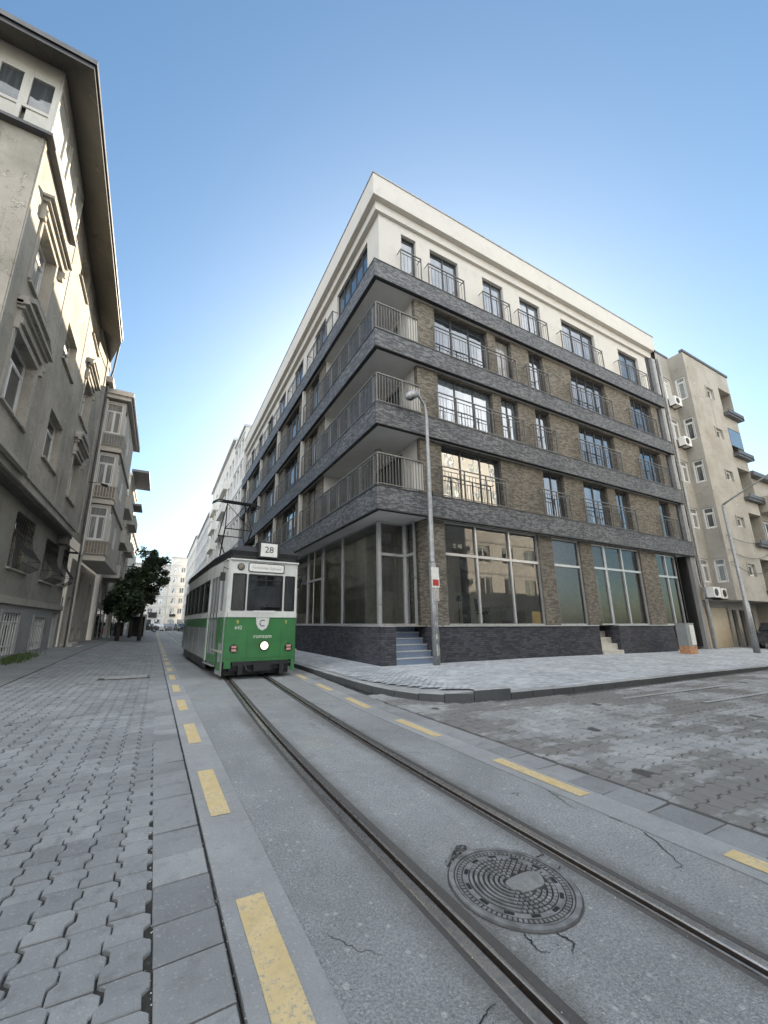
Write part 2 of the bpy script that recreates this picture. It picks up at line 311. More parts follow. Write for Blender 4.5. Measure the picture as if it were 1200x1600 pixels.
M['agedwhite'] = m_plaster('aged_white_boards', (0.50, 0.485, 0.44), amt=0.2, streak=0.35, stain=(0.25, 0.24, 0.21), rough=0.6)
M['alu'] = m_plain('aluminium_mullion', (0.50, 0.50, 0.50), 0.35, 0.5, var=0.06)
M['wood'] = m_plain('old_window_wood', (0.20, 0.17, 0.13), 0.7, var=0.25)
M['ironblack'] = m_plain('wrought_iron', (0.028, 0.027, 0.027), 0.55, 0.4)
M['pane'] = m_glass_dark('window_glass', (0.024, 0.030, 0.037), 3.5)
M['paneold'] = m_glass_dark('old_window_glass', (0.05, 0.055, 0.058), 1.9, 0.04)
M['panecurtain'] = m_glass_dark('curtained_glass', (0.19, 0.185, 0.175), 1.7, 0.02, 0.08)
M['shopglass'] = m_glass_clear('shop_glass')
M['balcglass'] = m_glass_clear('balcony_glass', (0.62, 0.65, 0.66), 1.6, 0.1)
M['tramglass'] = m_glass_clear('tram_glass', (0.45, 0.48, 0.5), 2.3, 0.04)
M['room'] = m_plain('room_plaster', (0.80, 0.73, 0.60), 0.9, var=0.08)
M['roomfloor'] = m_plain('room_floor', (0.42, 0.38, 0.33), 0.6)
M['roomgrey'] = m_plain('room_grey', (0.36, 0.36, 0.35), 0.9)
M['step'] = m_plain('blue_grey_granite', (0.17, 0.215, 0.30), 0.55, var=0.2, sc=40)
M['stepnose'] = m_plain('step_nosing', (0.42, 0.43, 0.44), 0.5)
M['marble'] = m_plain('pale_marble', (0.50, 0.48, 0.43), 0.5, var=0.12)
M['galv'] = m_metal('galvanised_steel', (0.36, 0.365, 0.37), 0.5, 0.0)
M['galvplain'] = m_plain('galvanised_post', (0.30, 0.305, 0.31), 0.45, 0.4, var=0.18, bs=0.1, sc=9)
M['peeled'] = m_plain('peeled_poster_paper', (0.42, 0.40, 0.36), 0.9, var=0.35, sc=25)
M['signwhite'] = m_plain('sign_white', (0.70, 0.69, 0.66), 0.5, var=0.08)
M['red'] = m_plain('sign_red', (0.42, 0.035, 0.03), 0.5)
M['orange'] = m_plain('faded_orange_paint', (0.42, 0.22, 0.12), 0.8, var=0.25)
M['black'] = m_plain('black_paint', (0.016, 0.016, 0.017), 0.5)
M['rubber'] = m_plain('rubber', (0.02, 0.02, 0.02), 0.85)
def m_paint(name, c, rough=0.35, dirt=(0.10, 0.095, 0.08), amt=0.35, coat=0.35):
    k = N(name); w = k.wall(); o = k.obj()
    st = k.noise(k.mapv(w, (7, 0.5, 1)), 1.0, 6, 0.7); sp = k.noise(w, 9, 6, 0.75); sc_ = k.noise(k.mapv(w, (1.2, 30, 1)), 1.0, 3)
    base = k.mix(k.ramp(k.noise(o, 1.5, 4), 0.35, 0.65), tuple(x * 0.9 for x in c), tuple(x * 1.1 for x in c))
    base = k.mix(k.ramp(st, 0.5, 0.75, 0, amt), base, dirt)
    base = k.mix(k.ramp(sp, 0.6, 0.72, 0, amt), base, dirt)
    base = k.mix(k.ramp(sc_, 0.68, 0.72, 0, 0.2), base, tuple(min(1, x * 1.6 + 0.05) for x in c))
    return k.pbr(base, k.ramp(sp, 0.4, 0.7, rough, rough + 0.3), 0, k.bump(k.noise(o, 2.5, 2), 0.25, 0.01), coat=coat)
M['green'] = m_paint('tram_green', (0.030, 0.155, 0.045))
M['greendark'] = m_plain('door_green', (0.040, 0.12, 0.035), 0.4, var=0.15, coat=0.3)
M['cream'] = m_paint('tram_ivory', (0.56, 0.57, 0.55), dirt=(0.26, 0.25, 0.22))
M['tramgrey'] = m_paint('tram_grey', (0.24, 0.255, 0.255))
M['tramroof'] = m_plain('tram_roof', (0.022, 0.022, 0.024), 0.6)
M['textcream'] = m_plain('lettering_cream', (0.62, 0.66, 0.56), 0.5)
M['textdark'] = m_plain('lettering_dark', (0.05, 0.055, 0.06), 0.5)
M['textgrey'] = m_plain('lettering_grey', (0.33, 0.34, 0.34), 0.5)
M['textyellow'] = m_plain('lettering_yellow', (0.50, 0.46, 0.12), 0.5)
k = N('headlamp_glow'); k.pbr((0.9, 0.85, 0.7), 0.3, emit=(1.0, 0.80, 0.55), es=0.7); M['lamp'] = k.m
M['lampred'] = m_plain('lamp_pink_lens', (0.55, 0.30, 0.26), 0.2, coat=0.6)
M['leaf'] = m_leaf('evergreen_leaves', (0.012, 0.026, 0.010), (0.045, 0.075, 0.028))
M['leaf2'] = m_leaf('olive_leaves', (0.02, 0.035, 0.012), (0.07, 0.09, 0.035))
M['weed'] = m_leaf('weed_leaves', (0.03, 0.06, 0.015), (0.08, 0.12, 0.03))
M['bark'] = m_plain('bark', (0.06, 0.05, 0.04), 0.95, var=0.3, bs=0.6)
M['carwhite'] = m_plain('car_white', (0.6, 0.6, 0.6), 0.25, coat=1.0, var=0.03)
M['carblack'] = m_plain('car_dark', (0.03, 0.03, 0.035), 0.25, coat=1.0, var=0.03)
M['cargrey'] = m_plain('car_grey', (0.22, 0.23, 0.24), 0.25, coat=1.0, var=0.03)
M['shutter'] = m_plain('shutter_beige', (0.50, 0.42, 0.30), 0.6, var=0.08)
M['pebble'] = m_plain('pebbles', (0.42, 0.42, 0.40), 0.8, var=0.4, sc=20)

# ------------------------------------------------------------------ mesh builder
class MB:
    def __init__(s, mats=None):
        s.v = []; s.f = []; s.mi = []; s.tint = None; s.mats = mats or []; s.cur = 0; s.T = None
    def setm(s, i): s.cur = i; return s
    def xf(s, ox=0, oy=0, th=0, oz=0):
        s.T = Matrix.Translation((ox, oy, oz)) @ Matrix.Rotation(th, 4, 'Z'); return s
    def add(s, pts):
        i = len(s.v)
        if s.T is not None: pts = [tuple(s.T @ Vector(p)) for p in pts]
        s.v += [tuple(p) for p in pts]; return i
    def quad(s, *p):
        i = s.add(p); s.f.append(tuple(range(i, i + len(p)))); s.mi.append(s.cur)
    def box(s, x0, x1, y0, y1, z0, z1):
        x0, x1 = min(x0, x1), max(x0, x1); y0, y1 = min(y0, y1), max(y0, y1); z0, z1 = min(z0, z1), max(z0, z1)
        i = s.add([(x0, y0, z0), (x1, y0, z0), (x1, y1, z0), (x0, y1, z0), (x0, y0, z1), (x1, y0, z1), (x1, y1, z1), (x0, y1, z1)])
        for q in ((0, 3, 2, 1), (4, 5, 6, 7), (0, 1, 5, 4), (1, 2, 6, 5), (2, 3, 7, 6), (3, 0, 4, 7)):
            s.f.append(tuple(i + a for a in q)); s.mi.append(s.cur)
        return s
    def prism(s, poly, z0, z1, caps=True):
        n = len(poly); i = s.add([(p[0], p[1], z0) for p in poly] + [(p[0], p[1], z1) for p in poly])
        for a in range(n):
            b = (a + 1) % n; s.f.append((i + a, i + b, i + n + b, i + n + a)); s.mi.append(s.cur)
        if caps:
            s.f.append(tuple(i + a for a in reversed(range(n)))); s.mi.append(s.cur)
            s.f.append(tuple(i + n + a for a in range(n))); s.mi.append(s.cur)
        return s
    def prof(s, pts, axis_a, axis_b, lo, hi):
        """extrude a 2-D profile pts=(p,q) in plane (y,z) along x from lo to hi"""
        n = len(pts); i = s.add([(lo, p[0], p[1]) for p in pts] + [(hi, p[0], p[1]) for p in pts])
        for a in range(n):
            b = (a + 1) % n; s.f.append((i + a, i + n + a, i + n + b, i + b)); s.mi.append(s.cur)
        s.f.append(tuple(i + a for a in range(n))); s.mi.append(s.cur)
        s.f.append(tuple(i + n + a for a in reversed(range(n)))); s.mi.append(s.cur)
        return s
    def tube(s, path, rad, n=8, cap=True):
        path = [Vector(p) for p in path]; rings = []
        rr = rad if isinstance(rad, (list, tuple)) else [rad] * len(path)
        for k, p in enumerate(path):
            d = (path[min(k + 1, len(path) - 1)] - path[max(k - 1, 0)]).normalized()
            up = Vector((0, 0, 1)) if abs(d.z) < 0.95 else Vector((1, 0, 0))
            a = d.cross(up).normalized(); b = d.cross(a).normalized()
            rings.append(s.add([p + (a * math.cos(t) + b * math.sin(t)) * rr[k] for t in [2 * math.pi * j / n for j in range(n)]]))
        for k in range(len(path) - 1):
            for j in range(n):
                q = (j + 1) % n; s.f.append((rings[k] + j, rings[k + 1] + j, rings[k + 1] + q, rings[k] + q)); s.mi.append(s.cur)
        if cap:
            s.f.append(tuple(rings[0] + j for j in range(n))); s.mi.append(s.cur)
            s.f.append(tuple(rings[-1] + j for j in reversed(range(n)))); s.mi.append(s.cur)
        return s
    def wall(s, u0, u1, z0, z1, holes=(), y=0.0, depth=0.2):
        us = sorted(set([u0, u1] + [a for h in holes for a in h[:2] if u0 < a < u1]))
        zs = sorted(set([z0, z1] + [a for h in holes for a in h[2:4] if z0 < a < z1]))
        for a, b in zip(us, us[1:]):
            for c, d in zip(zs, zs[1:]):
                m, q = (a + b) / 2, (c + d) / 2
                if any(h[0] < m < h[1] and h[2] < q < h[3] for h in holes): continue
                s.quad((a, y, c), (b, y, c), (b, y, d), (a, y, d))
        for a, b, c, d in [h[:4] for h in holes]:
            a, b, c, d = max(a, u0), min(b, u1), max(c, z0), min(d, z1)
            if a >= b or c >= d: continue
            s.quad((a, y, c), (a, y, d), (a, y + depth, d), (a, y + depth, c))
            s.quad((b, y, c), (b, y + depth, c), (b, y + depth, d), (b, y, d))
            s.quad((a, y, d), (b, y, d), (b, y + depth, d), (a, y + depth, d))
            s.quad((a, y, c), (a, y + depth, c), (b, y + depth, c), (b, y, c))
        return s
    def mesh(s, name, mats):
        me = bpy.data.meshes.new(name); me.from_pydata(s.v, [], s.f)
        for m in (mats if isinstance(mats, (list, tuple)) else [mats]): me.materials.append(m)
        me.polygons.foreach_set('material_index', s.mi)
        if s.tint is not None:
            at = me.attributes.new('tint', 'FLOAT', 'POINT'); at.data.foreach_set('value', s.tint)
        me.update(); return me
    def build(s, name, mats, parent=None, loc=(0, 0, 0), th=0.0, smooth=False):
        me = s.mesh(name, mats)
        if smooth: me.polygons.foreach_set('use_smooth', [True] * len(me.polygons))
        return link(name, me, parent, loc, th)

def link(name, me, parent=None, loc=(0, 0, 0), th=0.0):
    o = bpy.data.objects.new(name, me); COL.objects.link(o); o.parent = parent; o.location = loc; o.rotation_euler = (0, 0, th); return o
def empty(name, loc=(0, 0, 0), th=0.0):
    o = bpy.data.objects.new(name, None); COL.objects.link(o); o.location = loc; o.rotation_euler = (0, 0, th); o.empty_display_size = 0.2; return o
def tag(o, label=None, cat=None, group=None, kind=None):
    if label: o['label'] = label
    if cat: o['category'] = cat
    if group: o['group'] = group
    if kind: o['kind'] = kind
    return o
def children(o): return [c for c in bpy.data.objects if c.parent == o]
def copy_tree(o, parent=None):
    c = o.copy(); COL.objects.link(c); c.parent = parent
    for ch in children(o): copy_tree(ch, c)
    return c
def text_mesh(s, size, name='t', ext=0.002):
    cu = bpy.data.curves.new(name, 'FONT'); cu.body = s; cu.size = size; cu.extrude = ext; cu.align_x = 'CENTER'; cu.align_y = 'CENTER'
    cu.resolution_u = 3
    ob = bpy.data.objects.new(name, cu); COL.objects.link(ob)
    bpy.context.view_layer.update()
    me = bpy.data.meshes.new_from_object(ob.evaluated_get(bpy.context.evaluated_depsgraph_get()))
    bpy.data.objects.remove(ob); return me
def text(s, size, mat, parent, loc, name, th=0.0, sx=1.0):
    me = text_mesh(s, size, name); me.materials.clear(); me.materials.append(mat)
    # stand it up: x stays, y -> z
    for v in me.vertices: v.co = Vector((v.co.x * sx, -v.co.z, v.co.y))
    return link(name, me, parent, loc, th)

class Facade:
    """local frame of one elevation: x along it, y into the wall, z up"""
    def __init__(s, root, ox, oy, th):
        s.root = root; s.th = th; rl = root.location; s.loc = (ox - rl.x, oy - rl.y, -rl.z); s.c = math.cos(th); s.s = math.sin(th)
    def at(s, u, y, z): return (s.loc[0] + u * s.c - y * s.s, s.loc[1] + u * s.s + y * s.c, s.loc[2] + z)
    def put(s, name, mb, mats, smooth=False): return mb.build(name, mats, s.root, s.loc, s.th, smooth)
    def inst(s, name, me, u, y, z): return link(name, me, s.root, s.at(u, y, z), s.th)

# windows: one mesh for the frame, one for the glass, shared by every copy
WC = {}
def win_meshes(w, h, n, style, tr=0.0, pm='pane'):
    key = (round(w, 2), round(h, 2), n, style, tr, pm)
    if key in WC: return WC[key]
    fm = {'dark': 'darkframe', 'pvc': 'pvc', 'wood': 'wood', 'alu': 'alu'}[style]
    t = 0.055 if style == 'dark' else 0.075
    b = MB(); d = 0.06
    b.box(0, t, 0, d, 0, h); b.box(w - t, w, 0, d, 0, h); b.box(t, w - t, 0, d, 0, t); b.box(t, w - t, 0, d, h - t, h)
    ztop = h - t
    if tr: b.box(t, w - t, 0.002, d, h - tr - t / 2, h - tr + t / 2)
    for i in range(1, n):
        x = w * i / n
        if tr: b.box(x - t / 2, x + t / 2, 0.004, d, t, h - tr - t / 2)
        else: b.box(x - t / 2, x + t / 2, 0.004, d, t, ztop)
    if style in ('pvc', 'wood'):                                   # sashes
        e = 0.035
        for i in range(n):
            a, c = t + 0.0 + (w - 2 * t) * i / n + 0.03, (w - 2 * t) * (i + 1) / n + t - 0.03
            zt = (h - tr - t / 2) if tr else h - t
            b.box(a, a + e, 0.015, d, t, zt); b.box(c - e, c, 0.015, d, t, zt)
            b.box(a + e, c - e, 0.015, d, t, t + e); b.box(a + e, c - e, 0.015, d, zt - e, zt)
    p = MB()
    edges = [t] + [w * i / n for i in range(1, n)] + [w - t]
    for i, (a, c) in enumerate(zip(edges, edges[1:])):
        dy = 0.035 + 0.006 * ((i * 7) % 3)
        p.quad((a, dy, t), (c, dy + 0.004 * (-1) ** i, t), (c, dy + 0.004 * (-1) ** i, h - t), (a, dy, h - t))
    WC[key] = (b.mesh('window', M[fm]), p.mesh('pane', M[pm])); return WC[key]
def window(F, u, z, w, h, n=2, style='dark', y=0.12, tr=0.0, pm='pane', sill=None, name='window'):
    a, b = win_meshes(w, h, n, style, tr, pm)
    o = F.inst(name, a, u, y, z); link('pane', b, o)
    if sill:
        k = ('sill', round(w, 2), sill)
        if k not in WC:
            m = MB().box(-0.08, w + 0.08, -0.09, y - 0.002, -0.07, -0.003); WC[k] = m.mesh('window_sill', M[sill])
        link('window_sill', WC[k], o, (0, -y, 0))
    return o
def railing(F, u0, u1, z0, z1, y=-0.02, style='railing', step=0.115, proj=0.0, mid=True, name='railing'):
    b = MB(); t = 0.02
    b.box(u0, u1, y - t, y + t, z1 - 0.04, z1); b.box(u0, u1, y - 0.012, y + 0.012, z0 + 0.05, z0 + 0.08)
    if mid: b.box(u0, u1, y - 0.012, y + 0.012, z1 - 0.20, z1 - 0.175)
    np_ = max(1, int(round((u1 - u0) / 0.95)))
    for i in range(np_ + 1):
        x = u0 + (u1 - u0) * i / np_; x = min(max(x, u0 + 0.018), u1 - 0.018)
        b.box(x - 0.017, x + 0.017, y - 0.022, y + 0.022, z0, z1 - 0.02)
    n = int((u1 - u0) / step)
    for i in range(1, n):
        x = u0 + (u1 - u0) * i / n
        if mid and i % 4 == 0: continue
        b.box(x - 0.007, x + 0.007, y - 0.007, y + 0.007, z0 + 0.08, z1 - (0.20 if mid else 0.04))
    if proj:
        for x in (u0 + 0.02, u1 - 0.02):
            for zz in (z1 - 0.03, z0 + 0.06): b.box(x - 0.015, x + 0.015, y, y + proj, zz - 0.012, zz + 0.012)
    return F.put(name, b, M[style])

# ================================================================== GROUND
def sstep(a, b, x):
    t = max(0.0, min(1.0, (x - a) / (b - a))); return t * t * (3 - 2 * t)
def lerpt(tab, y):
    if y <= tab[0][0]: return tab[0][1]
    for (a, b), (c, d) in zip(tab, tab[1:]):
        if y <= c: return b + (d - b) * sstep(a, c, y)
    return tab[-1][1]
def zl(x, y):                      # left pavement climbs a little towards the old houses
    return sstep(0.0, 1.0, (-x - 0.6) / 4.0) * (0.06 + 0.24 * sstep(8, 28, y))
def xl(y): return -0.010 * max(0.0, min(y, 60) - 2)          # left lines
def xr(y): return 0.06 * max(0.0, min(y, 12) - 6.5)          # right lines
XC = [(3, 2.05), (15.5, 2.5), (20, 2.5), (45, 2.05)]
def xc(y): return lerpt(XC, y)
G = 0.53

g = MB(); g.quad((-260, -200, -0.05), (260, -200, -0.05), (260, 420, -0.05), (-260, 420, -0.05))
tag(g.build('ground', M['sand']), kind='structure')

ys = [-6 + 0.5 * i for i in range(0, 60)] + [24 + 2 * i for i in range(0, 56)]
def ribbon(name, fa, fb, mat, z=0.0, zf=None):
    b = MB(); ia = b.add([(fa(y), y, zf(fa(y), y) if zf else z) for y in ys]); ib = b.add([(fb(y), y, zf(fb(y), y) if zf else z) for y in ys])
    for i in range(len(ys) - 1): b.f.append((ia + i, ib + i, ib + i + 1, ia + i + 1)); b.mi.append(0)
    return tag(b.build(name, M[mat]), kind='structure')
ribbon('road_asphalt', lambda y: 0.815 + xl(y), lambda y: xc(y) - G - 0.105, 'asphalt')
ribbon('road_asphalt', lambda y: xc(y) - G + 0.115, lambda y: xc(y) + G - 0.115, 'asphalt')
ribbon('road_asphalt', lambda y: xc(y) + G + 0.105, lambda y: 3.37 + xr(y), 'asphalt')
def strip_solid(name, fa, fb, z, mat):
    b = MB(); ia = b.add([(fa(y), y, z) for y in ys]); ib = b.add([(fb(y), y, z) for y in ys])
    ic = b.add([(fa(y), y, -0.04) for y in ys]); idd = b.add([(fb(y), y, -0.04) for y in ys])
    for i in range(len(ys) - 1):
        b.f += [(ia + i, ib + i, ib + i + 1, ia + i + 1), (ic + i, ia + i, ia + i + 1, ic + i + 1), (ib + i, idd + i, idd + i + 1, ib + i + 1)]; b.mi += [0, 0, 0]
    return tag(b.build(name, M[mat]), kind='structure')
strip_solid('concrete_kerb_strip', lambda y: 0.468 + xl(y), lambda y: 0.812 + xl(y), 0.006, 'strip')
strip_solid('concrete_kerb_strip', lambda y: 3.374 + xr(y), lambda y: 3.70 + xr(y), 0.006, 'strip')

def rail(name, side):
    b = MB(); s = side                # side -1 left rail (groove on its right), +1 right rail
    prof = [(-0.112, 0.0, 1), (-0.072, -0.002, 1), (-0.070, -0.008, 1), (-0.064, -0.008, 0), (-0.058, 0.002, 0), (-0.006, 0.003, 0), (0.0, -0.004, 0), (0.002, -0.036, 1),
            (0.038, -0.036, 1), (0.041, -0.006, 0), (0.046, -0.001, 0), (0.060, -0.002, 0), (0.064, -0.008, 1), (0.070, -0.008, 1), (0.118, 0.0, 1)]
    cols = []
    for (dx, z, m) in prof:
        cols.append(b.add([(xc(y) + s * (G + -1 * 0) + (-s) * dx, y, z - 0.001) for y in ys]))
    for j in range(len(prof) - 1):
        outer = prof[j][2] == 1 and prof[j + 1][2] == 1
        head = 3 <= j <= 5
        for i in range(len(ys) - 1):
            q = (cols[j] + i, cols[j + 1] + i, cols[j + 1] + i + 1, cols[j] + i + 1)
            if s > 0: q = q[::-1]
            b.f.append(q); b.mi.append(2 if (outer and (j < 2 or j > 11)) else (0 if (head or 9 <= j <= 10) else 1))
    return tag(b.build(name, [M['railhead'], M['raildark'], M['bitumen']]), kind='structure')
rail('tram_rail', -1); rail('tram_rail', 1)

mk = MB()
def dash(x0, x1, ya, yb, off):
    n = 4
    for i in range(n):
        a, c = ya + (yb - ya) * i / n, ya + (yb - ya) * (i + 1) / n
        mk.quad((x0 + off(a), a, 0.010), (x1 + off(a), a, 0.010), (x1 + off(c), c, 0.010), (x0 + off(c), c, 0.010))
for kk in range(34):
    e = 2.57 + 2.14 * kk; dash(0.548, 0.70, e - 1.08, e, xl)
for a, c in [(0.42, 1.55), (2.54, 3.58), (4.60, 5.63), (6.62, 7.66), (8.65, 9.7), (10.7, 11.7), (12.7, 13.7), (14.8, 15.8), (16.9, 17.9)]: dash(3.49, 3.635, a, c, xr)
tag(mk.build('yellow_road_marking', M['yellow']), kind='structure')
mk2 = MB(); mk2.quad((9.6, 4.05, 0.012), (13.6, 3.9, 0.012), (13.6, 4.02, 0.012), (9.6, 4.14, 0.012)); mk2.quad((8.6, 5.0, 0.012), (12.8, 4.85, 0.012), (12.8, 4.97, 0.012), (8.6, 5.1, 0.012))
M['wornwhite'] = m_stone('worn_white_paint', (0.345, 0.35, 0.355), attr=False)
tag(mk2.build('worn_white_road_marking', M['wornwhite']), kind='structure')

# interlocking pavers, every stone real
TP = [(0.0, -1), (0.36, -1), (0.5, 1), (0.86, 1), (1.0, -1)]
def zig_pavers(name, mat, c0, ncol, r0, nrow, w, l, along='y', amp=0.0155, gap=0.0085, ok=None, zf=None, seed=1, sunk=0.0):
    rn = random.Random(seed); b = MB(); b.tint = []
    for ci in range(ncol):
        wob = 0.0
        for ri in range(nrow):
            u0 = c0 + ci * w; v0 = r0 + ri * l + (0.10 if ci % 2 else 0.0) * l
            cx, cy = u0 + w / 2, v0 + l / 2
            wx, wy = (cx, cy) if along == 'y' else (cy, cx)
            if ok and not ok(wx, wy): continue
            L = [(u0 + gap / 2 + amp * s, v0 + gap / 2 + t * (l - gap)) for t, s in TP]; Rr = [(u0 + w - gap / 2 + amp * s, v0 + gap / 2 + t * (l - gap)) for t, s in TP]
            ring = L + Rr[::-1]
            tx, ty, dz = rn.gauss(0, 0.012), rn.gauss(0, 0.012), rn.gauss(0, 0.0016)
            if rn.random() < sunk: dz -= 0.012
            jx, jy = rn.gauss(0, 0.0014), rn.gauss(0, 0.0014)
            zz0 = zf(wx, wy) if zf else 0.0
            top, low = [], []
            for (x, y) in ring:
                for (lst, k, z) in ((top, 0.955, 0.0), (low, 1.0, -0.007)):
                    px, py = cx + (x - cx) * k + jx, cy + (y - cy) * k + jy
                    pz = zz0 + dz + z + (x - cx) * tx + (y - cy) * ty
                    lst.append((px, py, pz) if along == 'y' else (py, px, pz))
            base = [(p[0], p[1], p[2] - 0.022) for p in low]
            i = b.add(top + low + base); flip = along != 'y'
            fs = []
            for j in range(4): fs.append((i + j, i + j + 1, i + 8 - j, i + 9 - j)[::-1])
            for j in range(10):
                q = (j + 1) % 10
                fs.append((i + j, i + 10 + j, i + 10 + q, i + q)[::-1]); fs.append((i + 10 + j, i + 20 + j, i + 20 + q, i + 10 + q)[::-1])
            if flip: fs = [f[::-1] for f in fs]
            b.f += fs; b.mi += [0] * len(fs); t = min(1, max(0, rn.gauss(0.5, 0.2))); b.tint += [t] * 30
    return tag(b.build(name, M[mat]), kind='structure')
def in_left(x, y): return x > -3.05 + 0.02 * math.sin(y) and not (-1.25 < x < -0.05 and 12.9 < y < 13.6)
zig_pavers('pavement', 'paver', 0.120 - 18 * 0.18, 18, 0.5, 178, 0.18, 0.20, 'y', ok=in_left, zf=lambda x, y: zl(x, y), seed=3, sunk=0.012)
b = MB()                                    # sand bed, far pavement and the old concrete apron by the houses
def sheet(name, mat, xa, xb, ya, yb, nx, ny, zf):
    b = MB(); ids = {}
    for i in range(nx + 1):
        for j in range(ny + 1):
            x = xa + (xb - xa) * i / nx; y = ya + (yb - ya) * j / ny; ids[i, j] = b.add([(x, y, zf(x, y))])
    for i in range(nx):
        for j in range(ny): b.f.append((ids[i, j], ids[i + 1, j], ids[i + 1, j + 1], ids[i, j + 1])); b.mi.append(0)
    return tag(b.build(name, M[mat]), kind='structure')
sheet('paver_bed', 'sand', -3.2, 0.455, -8, 36.5, 14, 60, lambda x, y: zl(x, y) - 0.016)
sheet('far_pavement', 'paver', -6.5, 0.2, 36.0, 140, 12, 30, lambda x, y: zl(x, y) - 0.002 if y < 60 else zl(x, 60) * max(0, 1 - (y - 60) / 40) - 0.002)
sheet('concrete_apron', 'oldconcrete', -5.6, -3.13, -8, 36.4, 10, 80, lambda x, y: zl(x, y) + 0.012 + 0.006 * math.sin(3.1 * y) * math.sin(2.3 * x))
# border stones beside the strip
def slabs(name, x0, x1, y0, y1, ln, off, mat, seed, zf=None, broken=0.0):
    rn = random.Random(seed); b = MB(); b.tint = []; y = y0
    while y < y1:
        l = ln * rn.uniform(0.9, 1.12); a, c = y + 0.005, y + l - 0.005; o = off(y)
        if rn.random() >= broken:
            z = rn.gauss(0, 0.0018); z2 = z + rn.gauss(0, 0.002); sk = rn.gauss(0.012, 0.006)
            xs0, xs1 = x0 + o + rn.uniform(0, 0.006), x1 + o - rn.uniform(0, 0.006); e = 0.006
            p = [(xs0, a), (xs1, a + sk), (xs1, c + sk), (xs0, c)]; q = [(xs0 + e, a + e), (xs1 - e, a + e + sk), (xs1 - e, c - e + sk), (xs0 + e, c - e)]
            zz = [z, z2, z2, z]
            i = b.add([(q[j][0], q[j][1], zz[j]) for j in range(4)] + [(p[j][0], p[j][1], zz[j] - 0.005) for j in range(4)] + [(p[j][0], p[j][1], -0.035) for j in range(4)])
            fs = [(i, i + 1, i + 2, i + 3)]
            for j in range(4):
                k2 = (j + 1) % 4; fs += [(i + 4 + j, i + 4 + k2, i + k2, i + j), (i + 8 + j, i + 8 + k2, i + 4 + k2, i + 4 + j)]
            b.f += fs; b.mi += [0] * 9; b.tint += [min(1, max(0, rn.gauss(0.5, 0.22)))] * 12
        y += l
    return tag(b.build(name, M[mat]), kind='structure')
slabs('border_stones', 0.140, 0.452, 0.4, 60, 0.31, xl, 'slab', 5)
slabs('border_stones', 3.715, 4.07, -1, 18, 0.36, xr, 'slab', 9, broken=0.03)
sheet('cross_street_bed', 'bitumen', 3.70, 60, -7, 6.4, 10, 4, lambda x, y: -0.011)
def kerb_y(x):                                # inner boundary of the raised corner pavement
    if x < 4.42: return 99
    return 5.93 + 0.25 * max(0, min(1, (8.4 - x) / 2.7)) + (0.0 if x > 5.7 else 2.6 * ((5.7 - x) / 1.28) ** 2.2)
def in_road(x, y): return 4.10 + xr(y) < x and y < kerb_y(max(x, 4.43)) - 0.1 and not (x < 4.45 and y > 12)
zig_pavers('cross_street', 'paver_road', -3.4, 62, 4.12, 150, 0.18, 0.20, 'x', ok=in_road, seed=8, sunk=0.015)
sheet('cross_street_far', 'paver_road', 34.1, 60, -7, 5.93, 6, 4, lambda x, y: -0.004)

# raised corner pavement with kerb
def zw(x, y): return 0.135 + 0.10 * sstep(6.2, 10.4, y if x > 6 else 6.2 + (x - 4.4) * 2.4) - (0.08 * sstep(12, 24, x) if True else 0)
kp = [(4.42, 60), (4.42, 40), (4.42, 26), (4.42, 16), (4.42, 11), (4.42, 8.9), (4.46, 8.1), (4.58, 7.35), (4.80, 6.80), (5.15, 6.42), (5.7, 6.19), (6.6, 6.09), (8.4, 5.97), (12, 5.93), (18.6, 5.93), (30, 5.93), (60, 5.93)]
ip = [(6.4, 60), (6.4, 40), (6.4, 26), (6.4, 16), (6.4, 12.5), (6.4, 11.4), (6.4, 11.0), (6.4, 10.8), (6.6, 10.8), (6.9, 10.8), (7.2, 10.8), (7.8, 10.8), (9, 12.2), (12, 12.2), (18.6, 12.2), (30, 12.2), (60, 12.2)]
b = MB(); kb = MB()
for i in range(len(kp) - 1):
    n = 6
    for j in range(n):
        P = []
        for (q, t) in ((i, j), (i, j + 1), (i + 1, j + 1), (i + 1, j)):
            f = t / n; x = kp[q][0] + (ip[q][0] - kp[q][0]) * f; y = kp[q][1] + (ip[q][1] - kp[q][1]) * f; P.append((x, y, zw(x, min(y, 10.8) if x > 6.4 else y) - 0.03))
        b.quad(*P)
tag(b.build('corner_pavement', M['kerb']), kind='structure')
def offs(i, d):
    a = Vector(kp[max(i - 1, 0)]); c = Vector(kp[min(i + 1, len(kp) - 1)]); t = (c - a).normalized(); nrm = Vector((-t.y, t.x))
    return (kp[i][0] + nrm.x * d, kp[i][1] + nrm.y * d)
def dense(pts, st=0.5):
    out = []
    for a, c in zip(pts, pts[1:]):
        L = math.dist(a, c); n = max(1, int(L / st) if L < 14 else int(L / 2))
        for i in range(n): out.append((a[0] + (c[0] - a[0]) * i / n, a[1] + (c[1] - a[1]) * i / n))
    return out + [pts[-1]]
kd = dense(kp, 0.5)
def offd(i, d):
    a = Vector(kd[max(i - 1, 0)]); c = Vector(kd[min(i + 1, len(kd) - 1)]); t = (c - a).normalized(); return (kd[i][0] - t.y * d, kd[i][1] + t.x * d)
rn = random.Random(4)
